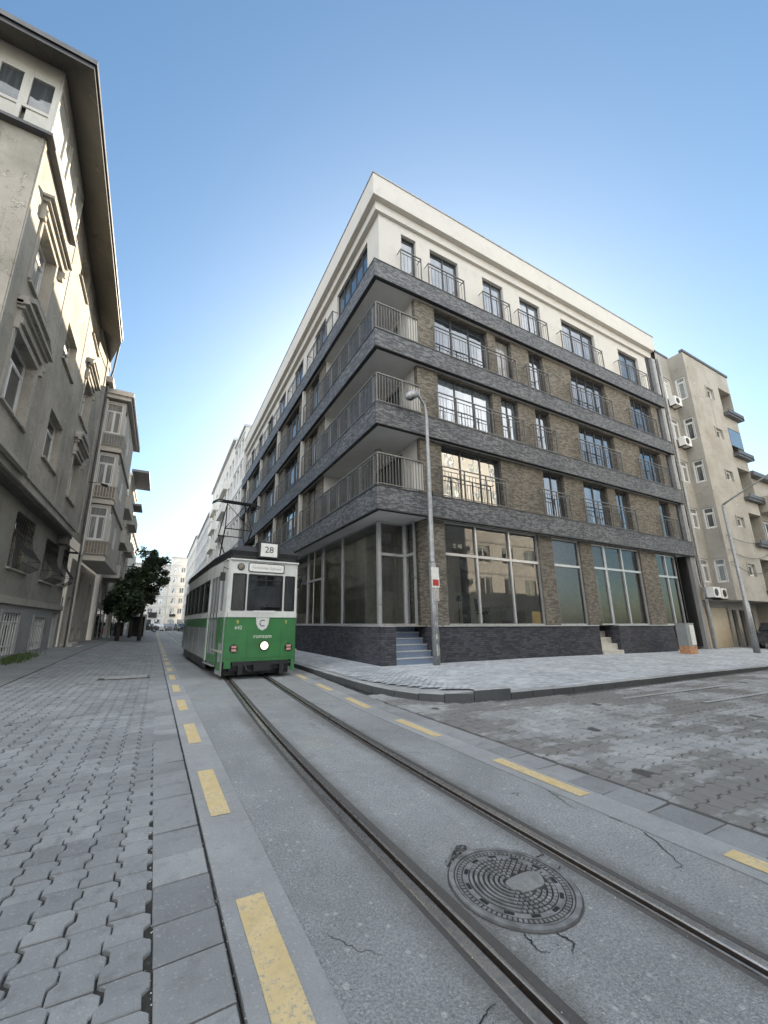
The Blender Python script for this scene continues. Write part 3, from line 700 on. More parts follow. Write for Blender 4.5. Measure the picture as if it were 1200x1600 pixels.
for i in range(len(kd) - 1):
    h0 = zw(*kd[i]); j0 = rn.uniform(-0.004, 0.004)
    o0, o1, n0, n1 = offd(i, 0.0), offd(i + 1, 0.0), offd(i, 0.15), offd(i + 1, 0.15)
    sh = 0.006 / max(0.3, math.dist(o0, o1))
    def mixp(a, c, t): return (a[0] + (c[0] - a[0]) * t, a[1] + (c[1] - a[1]) * t)
    a0, a1 = mixp(o0, o1, sh), mixp(o0, o1, 1 - sh); c0, c1 = mixp(n0, n1, sh), mixp(n0, n1, 1 - sh)
    z = h0 + j0 + 0.004
    e0, e1 = mixp(a0, c0, 0.12), mixp(a1, c1, 0.12)
    kb.setm(0); kb.quad((e0[0], e0[1], z), (e1[0], e1[1], z), (c1[0], c1[1], z), (c0[0], c0[1], z))
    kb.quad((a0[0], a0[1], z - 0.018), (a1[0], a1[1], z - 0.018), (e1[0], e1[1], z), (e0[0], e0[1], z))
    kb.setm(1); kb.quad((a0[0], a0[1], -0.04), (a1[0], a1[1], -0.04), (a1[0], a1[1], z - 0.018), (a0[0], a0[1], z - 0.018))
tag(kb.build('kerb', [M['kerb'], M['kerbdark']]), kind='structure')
# rectangular paving stones on it
rn = random.Random(12); b = MB(); b.tint = []
def inside_walk(x, y):
    if x < 4.60: return False
    if x < 6.35: return y > (6.2 + (2.7 * ((5.9 - x) / 1.3) ** 2.2 if x < 5.9 else 0.06)) and y < 40
    return 6.12 + (0.1 if x < 8 else 0) < y < 10.75
x = 4.5; row = 0
y = 6.1
while y < 34:
    x = 4.5 + (0.1 if row % 2 else 0); xe = 30 if y < 10.8 else 6.4
    while x < xe:
        cx, cy = x + 0.1, y + 0.05
        if inside_walk(cx, cy) and inside_walk(x + 0.01, cy):
            z = zw(cx, min(cy, 10.8) if cx > 6.35 else cy) + 0.006 + rn.gauss(0, 0.0012); tx, ty = rn.gauss(0, 0.010), rn.gauss(0, 0.012); p = []
            for (hx, hy, dz) in ((0.094, 0.045, 0), (0.098, 0.0485, -0.006)):
                p += [(cx + sx * hx, cy + sy * hy, z + dz + sx * hx * tx + sy * hy * ty) for sx, sy in ((-1, -1), (1, -1), (1, 1), (-1, 1))]
            i = b.add(p); b.f += [(i, i + 1, i + 2, i + 3)] + [(i + 4 + j, i + 4 + (j + 1) % 4, i + (j + 1) % 4, i + j) for j in range(4)]; b.mi += [0] * 5
            b.tint += [min(1, max(0, rn.gauss(0.5, 0.28)))] * 8
        x += 0.2
    y += 0.1; row += 1
tag(b.build('walkway_paving', M['walkstone']), kind='structure')
# side street on the left beyond the frame, behind the camera
# loose grit along the joint
rn = random.Random(2); b = MB()
for i in range(420):
    t = rn.random(); y = 1.2 + 5.5 * t ** 1.6; x = 0.458 + rn.gauss(0, 0.012)
    if i % 4 == 0: x = rn.uniform(-1.4, 3.3); y = rn.uniform(1.3, 5)
    elif i % 3 == 0: x = 0.128 + rn.gauss(0, 0.01)
    s = rn.uniform(0.0015, 0.0042) * (1.5 if i % 9 == 0 else 1); c = Vector((x, y, s * 0.5 + (0.007 if 0.46 < x < 0.82 else 0.002)))
    i0 = b.add([c + Vector(v) * s * rn.uniform(0.7, 1.2) for v in ((1, 0, 0), (0, 1, 0), (-1, 0, 0), (0, -1, 0), (0, 0, 0.8), (0, 0, -0.8))])
    for f in ((0, 1, 4), (1, 2, 4), (2, 3, 4), (3, 0, 4), (1, 0, 5), (2, 1, 5), (3, 2, 5), (0, 3, 5)): b.f.append(tuple(i0 + a for a in f)); b.mi.append(0)
tag(b.build('grit', M['pebble']), 'fine loose pale grit scattered along the road joints', 'grit', kind='stuff')

# manhole cover between the rails
mc = empty('manhole_cover', (2.02, 1.98, 0.0)); tag(mc, 'round cast iron manhole cover with worn pattern between the tram rails', 'manhole cover')
def ringmesh(b, r0, r1, z0, z1, n=64):
    for i in range(n):
        a, c = 2 * math.pi * i / n, 2 * math.pi * (i + 1) / n
        ca, sa, cc, sc_ = math.cos(a), math.sin(a), math.cos(c), math.sin(c)
        b.quad((r0 * ca, r0 * sa, z1), (r1 * ca, r1 * sa, z1), (r1 * cc, r1 * sc_, z1), (r0 * cc, r0 * sc_, z1))
        b.quad((r1 * ca, r1 * sa, z0), (r1 * cc, r1 * sc_, z0), (r1 * cc, r1 * sc_, z1), (r1 * ca, r1 * sa, z1))
        b.quad((r0 * ca, r0 * sa, z1), (r0 * cc, r0 * sc_, z1), (r0 * cc, r0 * sc_, z0), (r0 * ca, r0 * sa, z0))
def disc(b, r, z, n=64, r0=0.0):
    for i in range(n):
        a, c = 2 * math.pi * i / n, 2 * math.pi * (i + 1) / n
        b.quad((0, 0, z), (r * math.cos(a), r * math.sin(a), z), (r * math.cos(c), r * math.sin(c), z))
b = MB(); disc(b, 0.372, 0.003)
b.build('recess_shade_disc', M['bitumen'], mc)  # dark disc laid on the road; its colour paints the cover's sunken shade
b = MB(); ringmesh(b, 0.335, 0.362, 0.003, 0.013); ringmesh(b, 0.318, 0.327, 0.003, 0.009)
for i in range(72):                                              # studs on the frame
    a = 2 * math.pi * i / 72; r = 0.301
    b.xf(r * math.cos(a), r * math.sin(a), a).box(-0.013, 0.010, -0.008, 0.008, 0.003, 0.010)
b.T = None; b.build('cover_frame', M['iron'], mc)
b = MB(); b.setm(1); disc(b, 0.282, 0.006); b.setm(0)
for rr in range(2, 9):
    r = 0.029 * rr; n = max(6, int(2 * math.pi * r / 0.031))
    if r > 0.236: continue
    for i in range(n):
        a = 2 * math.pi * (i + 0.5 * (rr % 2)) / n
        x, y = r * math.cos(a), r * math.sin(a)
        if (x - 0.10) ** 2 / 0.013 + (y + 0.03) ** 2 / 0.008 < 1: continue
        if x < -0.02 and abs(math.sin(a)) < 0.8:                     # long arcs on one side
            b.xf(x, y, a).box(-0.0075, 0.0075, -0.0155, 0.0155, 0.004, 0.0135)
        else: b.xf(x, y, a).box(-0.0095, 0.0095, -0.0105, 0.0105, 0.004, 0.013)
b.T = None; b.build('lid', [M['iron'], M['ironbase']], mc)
b = MB(); ringmesh(b, 0.248, 0.281, 0.006, 0.0095); b.build('lid_rim', M['iron'], mc)
for i in range(12):
    a = 2 * math.pi * (i + 0.3) / 12; b = MB(); b.xf(0.262 * math.cos(a), 0.262 * math.sin(a), a).box(-0.011, 0.011, -0.026, 0.026, 0.0045, 0.0105); b.build('vent_slot', M['black'], mc)
b = MB(); b.prism([(0.03 + 0.125 * math.cos(t) * (1 + 0.15 * math.sin(3 * t)) + 0.06, -0.03 + 0.085 * math.sin(t) * (1 + 0.2 * math.cos(2 * t))) for t in [i * math.pi / 14 for i in range(28)]], 0.005, 0.0115)
b.build('concrete_fill', M['cement'], mc)
b = MB(); tab = [(-0.20, 0.29), (-0.10, 0.345), (-0.0, 0.372), (0.02, 0.40), (0.035, 0.425), (0.01, 0.45), (-0.03, 0.455), (-0.08, 0.425), (-0.16, 0.36), (-0.23, 0.31)]
b.setm(1); b.prism(tab, 0.003, 0.008); b.setm(0)
for pa, pb in zip(tab, tab[1:]): b.tube([(pa[0], pa[1], 0.010), (pb[0], pb[1], 0.010)], 0.006, 5)
rn = random.Random(6)
for i in range(46):
    t = rn.random(); x = -0.19 + 0.20 * t + rn.gauss(0, 0.015); y = 0.315 + 0.105 * t + rn.gauss(0, 0.016)
    b.box(x - 0.007, x + 0.007, y - 0.006, y + 0.006, 0.007, 0.0135)
b.build('frame_lug', [M['iron'], M['ironbase']], mc)
# cracks running out of the cover
def crack(pts, w):
    b = MB(); rn = random.Random(len(pts)); P = []
    for a, c in zip(pts, pts[1:]):
        for i in range(6):
            t = i / 6; P.append((a[0] + (c[0] - a[0]) * t + rn.gauss(0, 0.006), a[1] + (c[1] - a[1]) * t + rn.gauss(0, 0.006)))
    n = len(P)
    for i in range(n - 1):
        d = Vector((P[i + 1][0] - P[i][0], P[i + 1][1] - P[i][1])); d.normalize(); nx, ny = -d.y, d.x
        w_ = w * 0.6; wa = w_ * (1 - i / n) * rn.uniform(0.5, 1.3) + 0.001; wb = w * 0.6 * (1 - (i + 1) / n) + 0.001
        b.quad((P[i][0] - nx * wa, P[i][1] - ny * wa, 0.0042), (P[i][0] + nx * wa, P[i][1] + ny * wa, 0.0042), (P[i + 1][0] + nx * wb, P[i + 1][1] + ny * wb, 0.0042), (P[i + 1][0] - nx * wb, P[i + 1][1] - ny * wb, 0.0042))
    return b
for pts, w in (([(1.78, 1.68), (1.75, 1.60), (1.80, 1.55)], 0.006), ([(1.93, 1.61), (1.94, 1.54), (1.87, 1.50)], 0.007), ([(2.36, 2.10), (2.44, 2.10), (2.50, 2.18)], 0.005), ([(2.38, 1.95), (2.46, 1.98)], 0.005),
               ([(3.36, 2.75), (3.28, 2.55), (3.25, 2.40)], 0.006), ([(3.35, 1.95), (3.22, 1.75), (3.12, 1.62), (3.02, 1.63)], 0.006), ([(1.12, 1.38), (1.28, 1.47), (1.40, 1.50)], 0.006), ([(3.36, 2.2), (3.40, 2.0), (3.45, 1.8)], 0.005)):
    tag(crack(pts, w).build('road_crack', M['black']), kind='structure')
# broken drain cover in the left pavement
dc = empty('drain_cover', (-0.62, 13.25, zl(-0.6, 13.25))); tag(dc, 'tilted grey concrete drain cover standing proud of the left pavement', 'drain cover')
b = MB(); b.prof([(-0.28, -0.03), (0.28, -0.01), (0.28, 0.03), (-0.28, 0.075)], 0, 0, -0.52, 0.5); b.build('slab', M['kerb'], dc)
b = MB().box(-0.58, 0.56, -0.34, -0.285, -0.05, 0.02).box(-0.58, 0.56, 0.285, 0.34, -0.05, 0.01).box(0.505, 0.56, -0.284, 0.284, -0.05, 0.012); b.build('frame', M['raildark'], dc)

# ================================================================== CORNER BUILDING (dark bands, brown brick)
CB = empty('apartment_building', (6.0, 10.45, 0)); tag(CB, 'new corner building of brown brick with dark stone bands and white top floor', 'building')
FR = Facade(CB, 6.0, 10.45, 0.0)            # faces the side street; u = X-6
FL = Facade(CB, 6.0, 10.45, R(-90))         # faces the tram street; u = 10.45-Y
XR = 20.6; YL = 27.0                        # lengths
UY = lambda Y: 10.45 - Y
FLO = [6.0, 9.1, 12.15, 15.3]               # tops of the four bands
BOT = [5.17, 8.27, 11.38, 14.5]
# bands: L-shaped slabs edges, each clad in split slate
for i, (t, bo) in enumerate(zip(FLO, BOT)):
    b = MB()
    L = [(0, 0), (XR, 0), (XR, 0.35), (0.35, 0.35), (0.35, YL), (0, YL)]
    b.setm(0).prism(L, bo + 0.012, t - 0.03)
    b.setm(1).prism([(-0.02, -0.02), (XR + 0.0, -0.02), (XR + 0.0, 0.30), (0.30, 0.30), (0.30, YL), (-0.02, YL)], t - 0.029, t)
    b.setm(2).prism([(-0.006, -0.006), (XR - 0.01, -0.006), (XR - 0.01, 0.15), (0.15, 0.15), (0.15, YL - .01), (-0.006, YL - .01)], bo - 0.02, bo + 0.011)
    o = b.build('stone_band', [M['slate'], M['darkframe'], M['black']], CB)
    b = MB(); b.prism([(0.36, 0.36), (XR - 0.3, 0.36), (XR - 0.3, 9.0), (9.0, 9.0), (9.0, YL - 0.2), (0.36, YL - 0.2)], bo + 0.03, t - 0.05)
    b.quad((0.151, 0.151, bo - 0.001), (0.151, YL - .1, bo - 0.001), (3.0, YL - .1, bo - 0.001), (3.0, 0.151, bo - 0.001)); b.quad((3.0, 0.151, bo - 0.001), (3.0, 1.5, bo - 0.001), (XR - .3, 1.5, bo - 0.001), (XR - .3, 0.151, bo - 0.001))
    b.build('floor_slab', M['soffit'], CB)
# ---- brick walls of the three middle floors, side street
HR = {4: [(3.0, 6.0, 3), (6.5, 7.5, 1), (8.7, 9.72, 2), (11.85, 14.8, 4), (17.2, 19.4, 3)],
      3: [(3.0, 6.0, 3), (6.5, 7.55, 2), (8.7, 9.7, 2), (11.9, 14.85, 4), (17.25, 19.4, 3)],
      2: [(3.0, 6.15, 3), (8.75, 10.15, 2), (11.6, 13.5, 2), (14.2, 15.4, 2), (18.3, 19.3, 1)]}
ZF = {2: (6.0, 8.27, 8.2), 3: (9.1, 11.38, 11.3), 4: (12.15, 14.5, 14.44)}
RX = {4: [(2.75, 7.5), (8.2, 9.75), (11.3, 14.9), (16.5, 19.3)], 3: [(2.75, 7.6), (8.2, 9.75), (11.35, 14.9), (16.55, 19.5)], 2: [(2.8, 6.1), (8.3, 10.15), (11.15, 15.4), (17.7, 19.5)]}
b = MB(); w2 = MB()
for f in (2, 3, 4):
    z0, z1, zt = ZF[f]
    b.wall(2.0, 20.05, z0, z1, [(a, c, z0 + 0.02, zt) for a, c, n in HR[f]], y=0.25, depth=0.22)
    b.quad((2.0, 0.25, z0), (2.0, 0.25, z1), (2.0, 0.45, z1), (2.0, 0.45, z0))
FR.put('brick_wall', b, M['brick'])
for f in (2, 3, 4):
    z0, z1, zt = ZF[f]
    for k_, (a, c, n) in enumerate(HR[f]):
        window(FR, a, z0 + 0.02, c - a, zt - z0 - 0.02, n, 'dark', y=0.40, tr=0, pm='panecurtain' if (f, k_) in ((4, 1),) else 'pane')
    for a, c in RX[f]: railing(FR, a, c, z0 + 0.0, z0 + 1.22, y=0.05, proj=0.19, step=0.15)
# end of the elevation: black box coloured as recess shade, and the grey post
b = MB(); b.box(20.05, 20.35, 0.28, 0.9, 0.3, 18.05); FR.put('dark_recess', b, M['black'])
b = MB(); b.tube([(20.62, 0.12, 18.0), (20.62, 0.12, 3.6), (20.78, 0.0, 3.2), (20.80, -0.02, 0.15)], 0.075, 10); b.box(20.36, 20.56, 0.10, 0.6, 5.2, 18.05)
FR.put('downpipe', b, M['galvplain'])
# ---- corner balconies
b = MB()
for f in (2, 3, 4):
    z0, z1, zt = ZF[f]
    # wall facing the tram street (at X=8)
    dz = [(0.95 + 0.45, 0.95 + 2.6, z0, z0 + 2.15)] if f != 4 else [(0.9, 2.2, z0, z0 + 2.15)]
    b.xf(2.0, 0.45 + 5.0, R(-90)); b.wall(0, 5.0, z0, z1, [(1.6, 4.0, z0 + 0.02, z0 + 2.15)], y=0, depth=0.15)
    b.xf(0.25, 5.45, 0); b.wall(0, 1.75, z0, z1, [], y=0)
    b.T = None
    b.quad((2.0, 0.451, z0), (2.3, 0.451, z0), (2.3, 0.451, z1), (2.0, 0.451, z1))
b.T = None; b.build('balcony_wall', M['white'], CB)
FB = Facade(CB, 8.0, 10.45 + 5.45, R(-90))
for f in (2, 3, 4): window(FB, 1.6, ZF[f][0] + 0.02, 2.4, 2.13, 3, 'dark', y=0.1, name='balcony_door')
for f in (2, 3, 4):                           # railing: right return, then left run with glass panels
    z0 = ZF[f][0]
    b = MB()
    def run(p0, p1):
        d = Vector(p1) - Vector(p0); L = d.length; th = math.atan2(d.y, d.x); b.xf(p0[0], p0[1], th)
        b.box(0, L, -0.028, 0.028, z0 + 1.16, z0 + 1.21); b.box(0, L, -0.018, 0.018, z0 + 0.07, z0 + 0.105)
        n = int(L / 0.115)
        for i in range(n + 1):
            x = L * i / n; t = 0.022 if i % 9 == 0 else 0.009
            b.box(x - t, x + t, -t, t, z0 if i % 9 == 0 else z0 + 0.1, z0 + 1.165)
    run((0.06, 0.06), (2.0, 0.06)); run((0.06, 5.5), (0.06, 0.09))
    b.T = None; r_ = b.build('balcony_railing', M['railinglight'], CB)
    g_ = MB()
    for i in range(5): g_.box(0.098, 0.106, 0.30 + 1.03 * i, 0.30 + 1.03 * i + 0.97, z0 + 0.13, z0 + 1.12)
    g_.build('glass_panel', M['balcglass'], r_)
    pn = MB(); pn.box(1.50, 1.98, 0.10, 0.125, z0 + 0.13, z0 + 1.13); pn.build('privacy_panel', M['white'], r_)
b = MB(); b.prism([(0.15 * math.cos(t), 0.15 * math.sin(t)) for t in [i * math.pi / 10 for i in range(20)]], -0.07, 0.0); b.build('ceiling_lamp', M['textgrey'], CB, (1.15, 1.9, BOT[1] - 0.004))
# ---- top floor (white) and cornice
WT = [(1.5, 2.25, 1), (3.0, 4.6, 2), (6.1, 7.45, 2), (8.6, 10.1, 2), (11.8, 14.7, 3), (17.0, 19.1, 2)]
b = MB(); b.wall(0.4, XR - 0.1, 15.3, 18.10, [(a, c, 15.33, 17.66) for a, c, n in WT], y=0.32, depth=0.2)
FR.put('top_floor_wall', b, M['white'])
for a, c, n in WT: window(FR, a, 15.33, c - a, 2.33, n, 'dark', y=0.45, tr=0)
for a, c in [(1.25, 2.3), (2.65, 4.65), (5.75, 7.5), (8.05, 10.15), (11.2, 14.75), (16.3, 19.3)]: railing(FR, a, c, 15.3, 16.46, y=0.05, proj=0.26, step=0.17)
LT = [(11.75, 15.0, 5), (16.5, 18.2, 2), (20.2, 22.0, 2), (24.0, 25.8, 2), (27.6, 29.2, 2), (31.0, 32.6, 2), (34.2, 35.8, 2)]
b = MB(); b.wall(UY(37.4), -0.32, 15.3, 18.10, [(UY(c), UY(a), 15.33, 17.7) for a, c, n in LT], y=0.4, depth=0.2)
FL.put('top_floor_wall', b, M['white'])
for a, c, n in LT:
    window(FL, UY(c), 15.33, c - a, 2.37, n, 'dark', y=0.5)
    if n < 5: railing(FL, UY(c + 0.2), UY(a - 0.2), 15.3, 16.46, y=0.05, proj=0.3, step=0.2)
    else: railing(FL, UY(c + 1.2), UY(c - 0.3), 15.3, 16.46, y=0.05, proj=0.3, step=0.2)
b = MB()
def Lring(d0, d1, z0, z1, end=0.0):
    b.prism([(d0, d0), (XR + end, d0), (XR + end, d1 + d0), (d0 + d1, d1 + d0), (d0 + d1, YL), (d0, YL)], z0, z1)
Lring(-0.03, 0.55, 18.52, 19.60, 0.15); Lring(0.19, 0.5, 18.09, 18.519, 0.0)
b.setm(1); Lring(-0.06, 0.65, 19.601, 19.66, 0.18)
b.build('cornice', [M['white'], M['galvplain']], CB)
b = MB(); b.prism([(0.6, 0.6), (XR, 0.6), (XR, 9), (9, 9), (9, YL), (0.6, YL)], 18.0, 19.3); b.build('roof', M['greyplaster'], CB)
b = MB(); b.box(18.4, 19.6, 0.6, 2.2, 19.3, 20.35); b.box(18.3, 19.7, 0.5, 2.3, 20.351, 20.45); b.build('roof_hatch', M['fargrey'], CB)
# ---- tram street elevation, middle floors
mods = [(15.95, 18.85), (19.05, 24.1), (24.3, 29.4), (29.6, 34.6), (34.8, 37.4)]
LW = {0: (16.9, 18.2, 2), 1: (20.2, 22.9, 3), 2: (25.4, 28.1, 3), 3: (30.7, 33.4, 3), 4: (35.4, 36.9, 2)}
b = MB()
for f in (2, 3, 4):
    z0, z1, zt = ZF[f]
    b.wall(UY(37.4), UY(15.9), z0, z1, [(UY(LW[i][1]), UY(LW[i][0]), z0 + 0.02, zt) for i in LW], y=0.25, depth=0.22)
FL.put('brick_wall', b, M['brick'])
for f in (2, 3, 4):
    z0, z1, zt = ZF[f]
    for i in LW:
        a, c, n = LW[i]; window(FL, UY(c), z0 + 0.02, c - a, zt - z0 - 0.02, n, 'dark', y=0.38, pm='panecurtain' if (f, i) in ((3, 0), (2, 0), (2, 2)) else 'pane')
        m0, m1 = mods[i]; railing(FL, UY(m1 - 0.1), UY(m0 + (0.0 if i else 0.05)), z0, z0 + 1.2, y=0.05, style='railinglight', step=0.2, mid=False)
for i in range(1, 5):
    u = UY(mods[i][0] - 0.1)
    for f in (2, 3, 4): FL.put('white_pilaster', MB().box(u - 0.09, u + 0.09, 0.04, 0.22, ZF[f][0], ZF[f][1]), M['white'])
# ---- ground floor
b = MB()
b.box(0.12, 0.65, 0.06, 1.4, 0, 1.39); b.box(0.12, 2.2, 1.4, YL, 0, 1.39); b.box(2.22, XR - 9.62, 0.06, 1.6, 0, 1.39); b.box(XR - 8.2, XR - 3.55, 0.06, 1.6, 0, 1.39)
CB.update_tag()
b.build('plinth', M['plinthbrick'], CB)
b = MB(); b.box(0.10, 0.66, 0.03, 1.40, 1.392, 1.43); b.box(0.10, 0.9, 1.401, YL, 1.392, 1.43); b.box(2.19, 10.95, 0.02, 0.5, 1.392, 1.43); b.box(12.42, XR - 3.56, 0.02, 0.5, 1.392, 1.43)
b.build('plinth_sill', M['alu'], CB)
GW = [(2.95, 7.95), (8.80, 10.70), (12.6, 15.5), (16.95, 19.0)]
b = MB()
b.wall(2.17, 19.0, 1.43, 5.18, [(2.95, 7.95, 1.43, 5.16), (8.80, 10.70, 1.43, 5.14), (11.55, 15.5, 1.43, 5.12), (16.95, 19.0, 1.43, 5.08)], y=0.25, depth=0.3)
b.quad((2.17, 0.25, 1.43), (2.17, 0.25, 5.18), (2.17, 1.45, 5.18), (2.17, 1.45, 1.43)); b.quad((2.95, 0.549, 1.43), (2.17, 0.549, 1.43), (2.17, 0.549, 5.18), (2.95, 0.549, 5.18))
FR.put('ground_floor_wall', b, M['brick'])
def shopwin(F, u0, u1, z0, z1, muls, tr, y=0.33, name='shop_window'):
    b = MB(); t = 0.06
    b.box(u0, u0 + t, y, y + 0.08, z0, z1); b.box(u1 - t, u1, y, y + 0.08, z0, z1); b.box(u0 + t, u1 - t, y, y + 0.08, z0, z0 + t); b.box(u0 + t, u1 - t, y, y + 0.08, z1 - t, z1)
    for m in muls: b.box(m - t * 0.7, m + t * 0.7, y - 0.02, y + 0.07, z0 + t, z1 - t)
    if tr: b.box(u0 + t, u1 - t, y - 0.01, y + 0.078, tr - 0.05, tr + 0.05)
    o = F.put(name, b, M['alu'])
    g_ = MB(); xs = [u0] + list(muls) + [u1]; rn = random.Random(int(u1 * 10))
    for a, c in zip(xs, xs[1:]):
        for (p, q) in (((z0, tr), (tr, z1)) if tr else ((z0, z1),)):
            w_ = rn.uniform(-0.004, 0.004); g_.quad((a, y + 0.05, p), (c, y + 0.05 + w_, p), (c, y + 0.05 + w_, q), (a, y + 0.05, q))
    g_.build('pane', M['shopglass'], o); return o
shopwin(FR, 2.95, 7.95, 1.43, 5.16, [4.5, 6.28], 3.95)
shopwin(FR, 8.80, 10.70, 1.43, 5.14, [], 3.95)
shopwin(FR, 12.6, 15.5, 1.43, 5.12, [13.95], 4.0)
shopwin(FR, 11.57, 12.58, 1.43, 5.12, [], 4.0, name='shop_door')
shopwin(FR, 16.95, 19.0, 1.43, 5.08, [17.95], 3.92)
FG = Facade(CB, 6.8, 10.45, R(-90))
shopwin(FG, UY(17.2), UY(11.9), 1.43, 5.16, [UY(14.95)], 0, y=0.0)
shopwin(FG, UY(21.2), UY(17.3), 1.43, 5.16, [UY(19.3)], 3.6, y=0.0)
shopwin(FG, UY(27.2), UY(21.3), 1.43, 5.16, [UY(23.3), UY(25.3)], 3.6, y=0.0)
shopwin(FG, UY(37.3), UY(27.3), 1.43, 5.16, [UY(29.3), UY(31.3), UY(34.3)], 3.6, y=0.0)
F3 = Facade(CB, 6.8, 11.85, 0); shopwin(F3, 0.09, 1.16, 1.43, 5.16, [], 3.95, y=0.0, name='entrance_door')
F4 = Facade(CB, 7.96, 11.85, R(-90)); shopwin(F4, 0.0, 0.6, 1.43, 5.16, [], 3.95, y=0.0)
b = MB(); b.box(-0.04, 0.07, -0.06, 0.06, 1.43, 5.16); b.build('corner_post', M['alu'], CB, (0.83, 1.42, 0))
b = MB(); b.box(-0.05, 0.05, -0.05, 0.05, 1.43, 5.16); b.build('corner_post', M['alu'], CB, (2.0, 1.42, 0))
# grey entrance recess at the far right end
b = MB(); b.box(19.0, 19.02, 0.25, 2.5, 0.1, 5.17); b.box(20.2, 20.58, 0.10, 3.0, 0.05, 5.17); b.box(19.02, 20.2, 2.4, 2.6, 0.05, 5.17); b.box(17.05, 19.0, 0.10, 0.26, 0.0, 0.1)
FR.put('entrance_recess', b, M['greyplaster'])
b = MB(); b.box(19.35, 20.1, 2.33, 2.39, 0.2, 2.4); FR.put('entrance_door', b, M['darkframe'])
# rooms behind the shop glass
b = MB()
b.setm(0).box(0.85, 8.0, 8.0, 8.1, 1.43, 5.17); b.box(8.0, 19.0, 4.5, 4.6, 1.43, 5.17); b.box(8.0, 8.7, 0.56, 4.499, 1.43, 5.17); b.box(11.2, 11.5, 0.56, 4.499, 1.43, 5.17); b.box(15.6, 16.8, 0.56, 4.499, 1.43, 5.17); b.box(2.4, 2.5, 6.0, 8.0, 1.43, 5.17)
b.box(2.2, 7.99, 5.2, 5.3, 1.43, 5.17); b.box(1.6, 1.7, 3.9, YL, 1.43, 5.17)
b.setm(1).box(0.85, 19.0, 0.56, 8.0, 1.40, 1.425); b.box(0.83, 2.17, 1.43, YL, 1.40, 1.425)
b.setm(0).box(12.7, 13.6, 1.4, 1.45, 1.43, 3.9)
b.build('shop_interior', [M['room'], M['roomfloor']], CB)
# entrance steps
st = MB(); n = 6
for i in range(n):
    y0 = 0.10 + 0.22 * i; z1_ = 0.24 + (1.41 - 0.24) * (i + 1) / n; x1_ = 2.18
    st.setm(0).box(0.66, x1_, y0, 1.42, 0.0 if i == 0 else 0.24 + (1.41 - 0.24) * i / n + 0.001, z1_ - 0.028); st.setm(1).box(0.66, x1_, y0 - 0.018, 1.42 if i == n - 1 else y0 + 0.24, z1_ - 0.027, z1_)
st.build('steps', [M['step'], M['stepnose']], CB)
st = MB()
for i in range(5):
    y0 = -0.02 + 0.24 * i; z1_ = 0.10 + 0.265 * (i + 1); st.setm(0).box(10.99, 12.39, y0, 1.6, 0.0 if i == 0 else 0.10 + 0.265 * i + 0.001, z1_)
st.build('steps', [M['marble']], CB)
b = MB(); b.tube([(0.62, 3.6, 3.2), (0.62, 3.6, 3.3), (0.55, 3.6, 3.35)], 0.02, 6)
b = MB(); b.box(9.0, XR - 0.35, 9.001, 9.2, 0, 18.0); b.box(9.001, 9.2, 9.201, YL, 0, 18.0); b.box(XR - 0.34, XR - 0.06, 3.2, 9.2, 0, 18.0); b.box(XR - 0.25, XR - 0.06, 0.9, 3.199, 5.2, 18.0); b.box(0.9, 8.99, YL - 0.15, YL - 0.02, 0, 18.0)
b.build('rear_wall', M['greyplaster'], CB)
# things in the shop
ot = empty('desk', (13.2, 12.6, 1.43)); tag(ot, 'pale office desk seen through the large shop window', 'desk')
MB().box(-0.7, 0.7, -0.35, 0.35, 0.70, 0.74).build('tabletop', M['marble'], ot); MB().box(-0.66, -0.62, -0.3, 0.3, 0, 0.699).box(0.62, 0.66, -0.3, 0.3, 0, 0.699).build('leg', M['alu'], ot); MB().box(-0.6, 0.6, -0.32, -0.30, 0.2, 0.69).build('modesty_panel', M['marble'], ot)
def office_chair(x, y, th, label):
    c = empty('office_chair', (x, y, 1.43), th); tag(c, label, 'office chair', 'chairs in the shop')
    b = MB(); b.box(-0.25, 0.25, -0.25, 0.25, 0.44, 0.52); b.build('seat', M['black'], c)
    b = MB(); b.prof([(0.22, 0.55), (0.28, 0.55), (0.34, 1.1), (0.29, 1.1)], 0, 0, -0.23, 0.23); b.build('backrest', M['black'], c)
    b = MB(); b.tube([(0, 0, 0.08), (0, 0, 0.44)], 0.03, 8)
    for i in range(5): a = i * 1.2566; b.tube([(0, 0, 0.1), (0.28 * math.cos(a), 0.28 * math.sin(a), 0.05)], 0.02, 6)
    b.build('base', M['darkframe'], c)
office_chair(12.2, 12.3, 0.4, 'black office chair left of the pale desk behind the shop glass')
office_chair(14.2, 12.9, -2.2, 'black office chair right of the pale desk behind the shop glass')
cs = empty('floor_lamp', (11.35, 12.9, 1.43)); tag(cs, 'slim dark floor lamp standing alone inside the shop', 'floor lamp')
MB().tube([(0, 0, 0.02), (0, 0, 1.0)], 0.018, 8).build('pole', M['black'], cs); MB().tube([(0, 0, 1.0), (0.02, 0, 1.22)], [0.12, 0.06], 12).build('lamp_shade', M['black'], cs); MB().tube([(0, 0, 0), (0, 0, 0.02)], 0.13, 14).build('base', M['black'], cs)

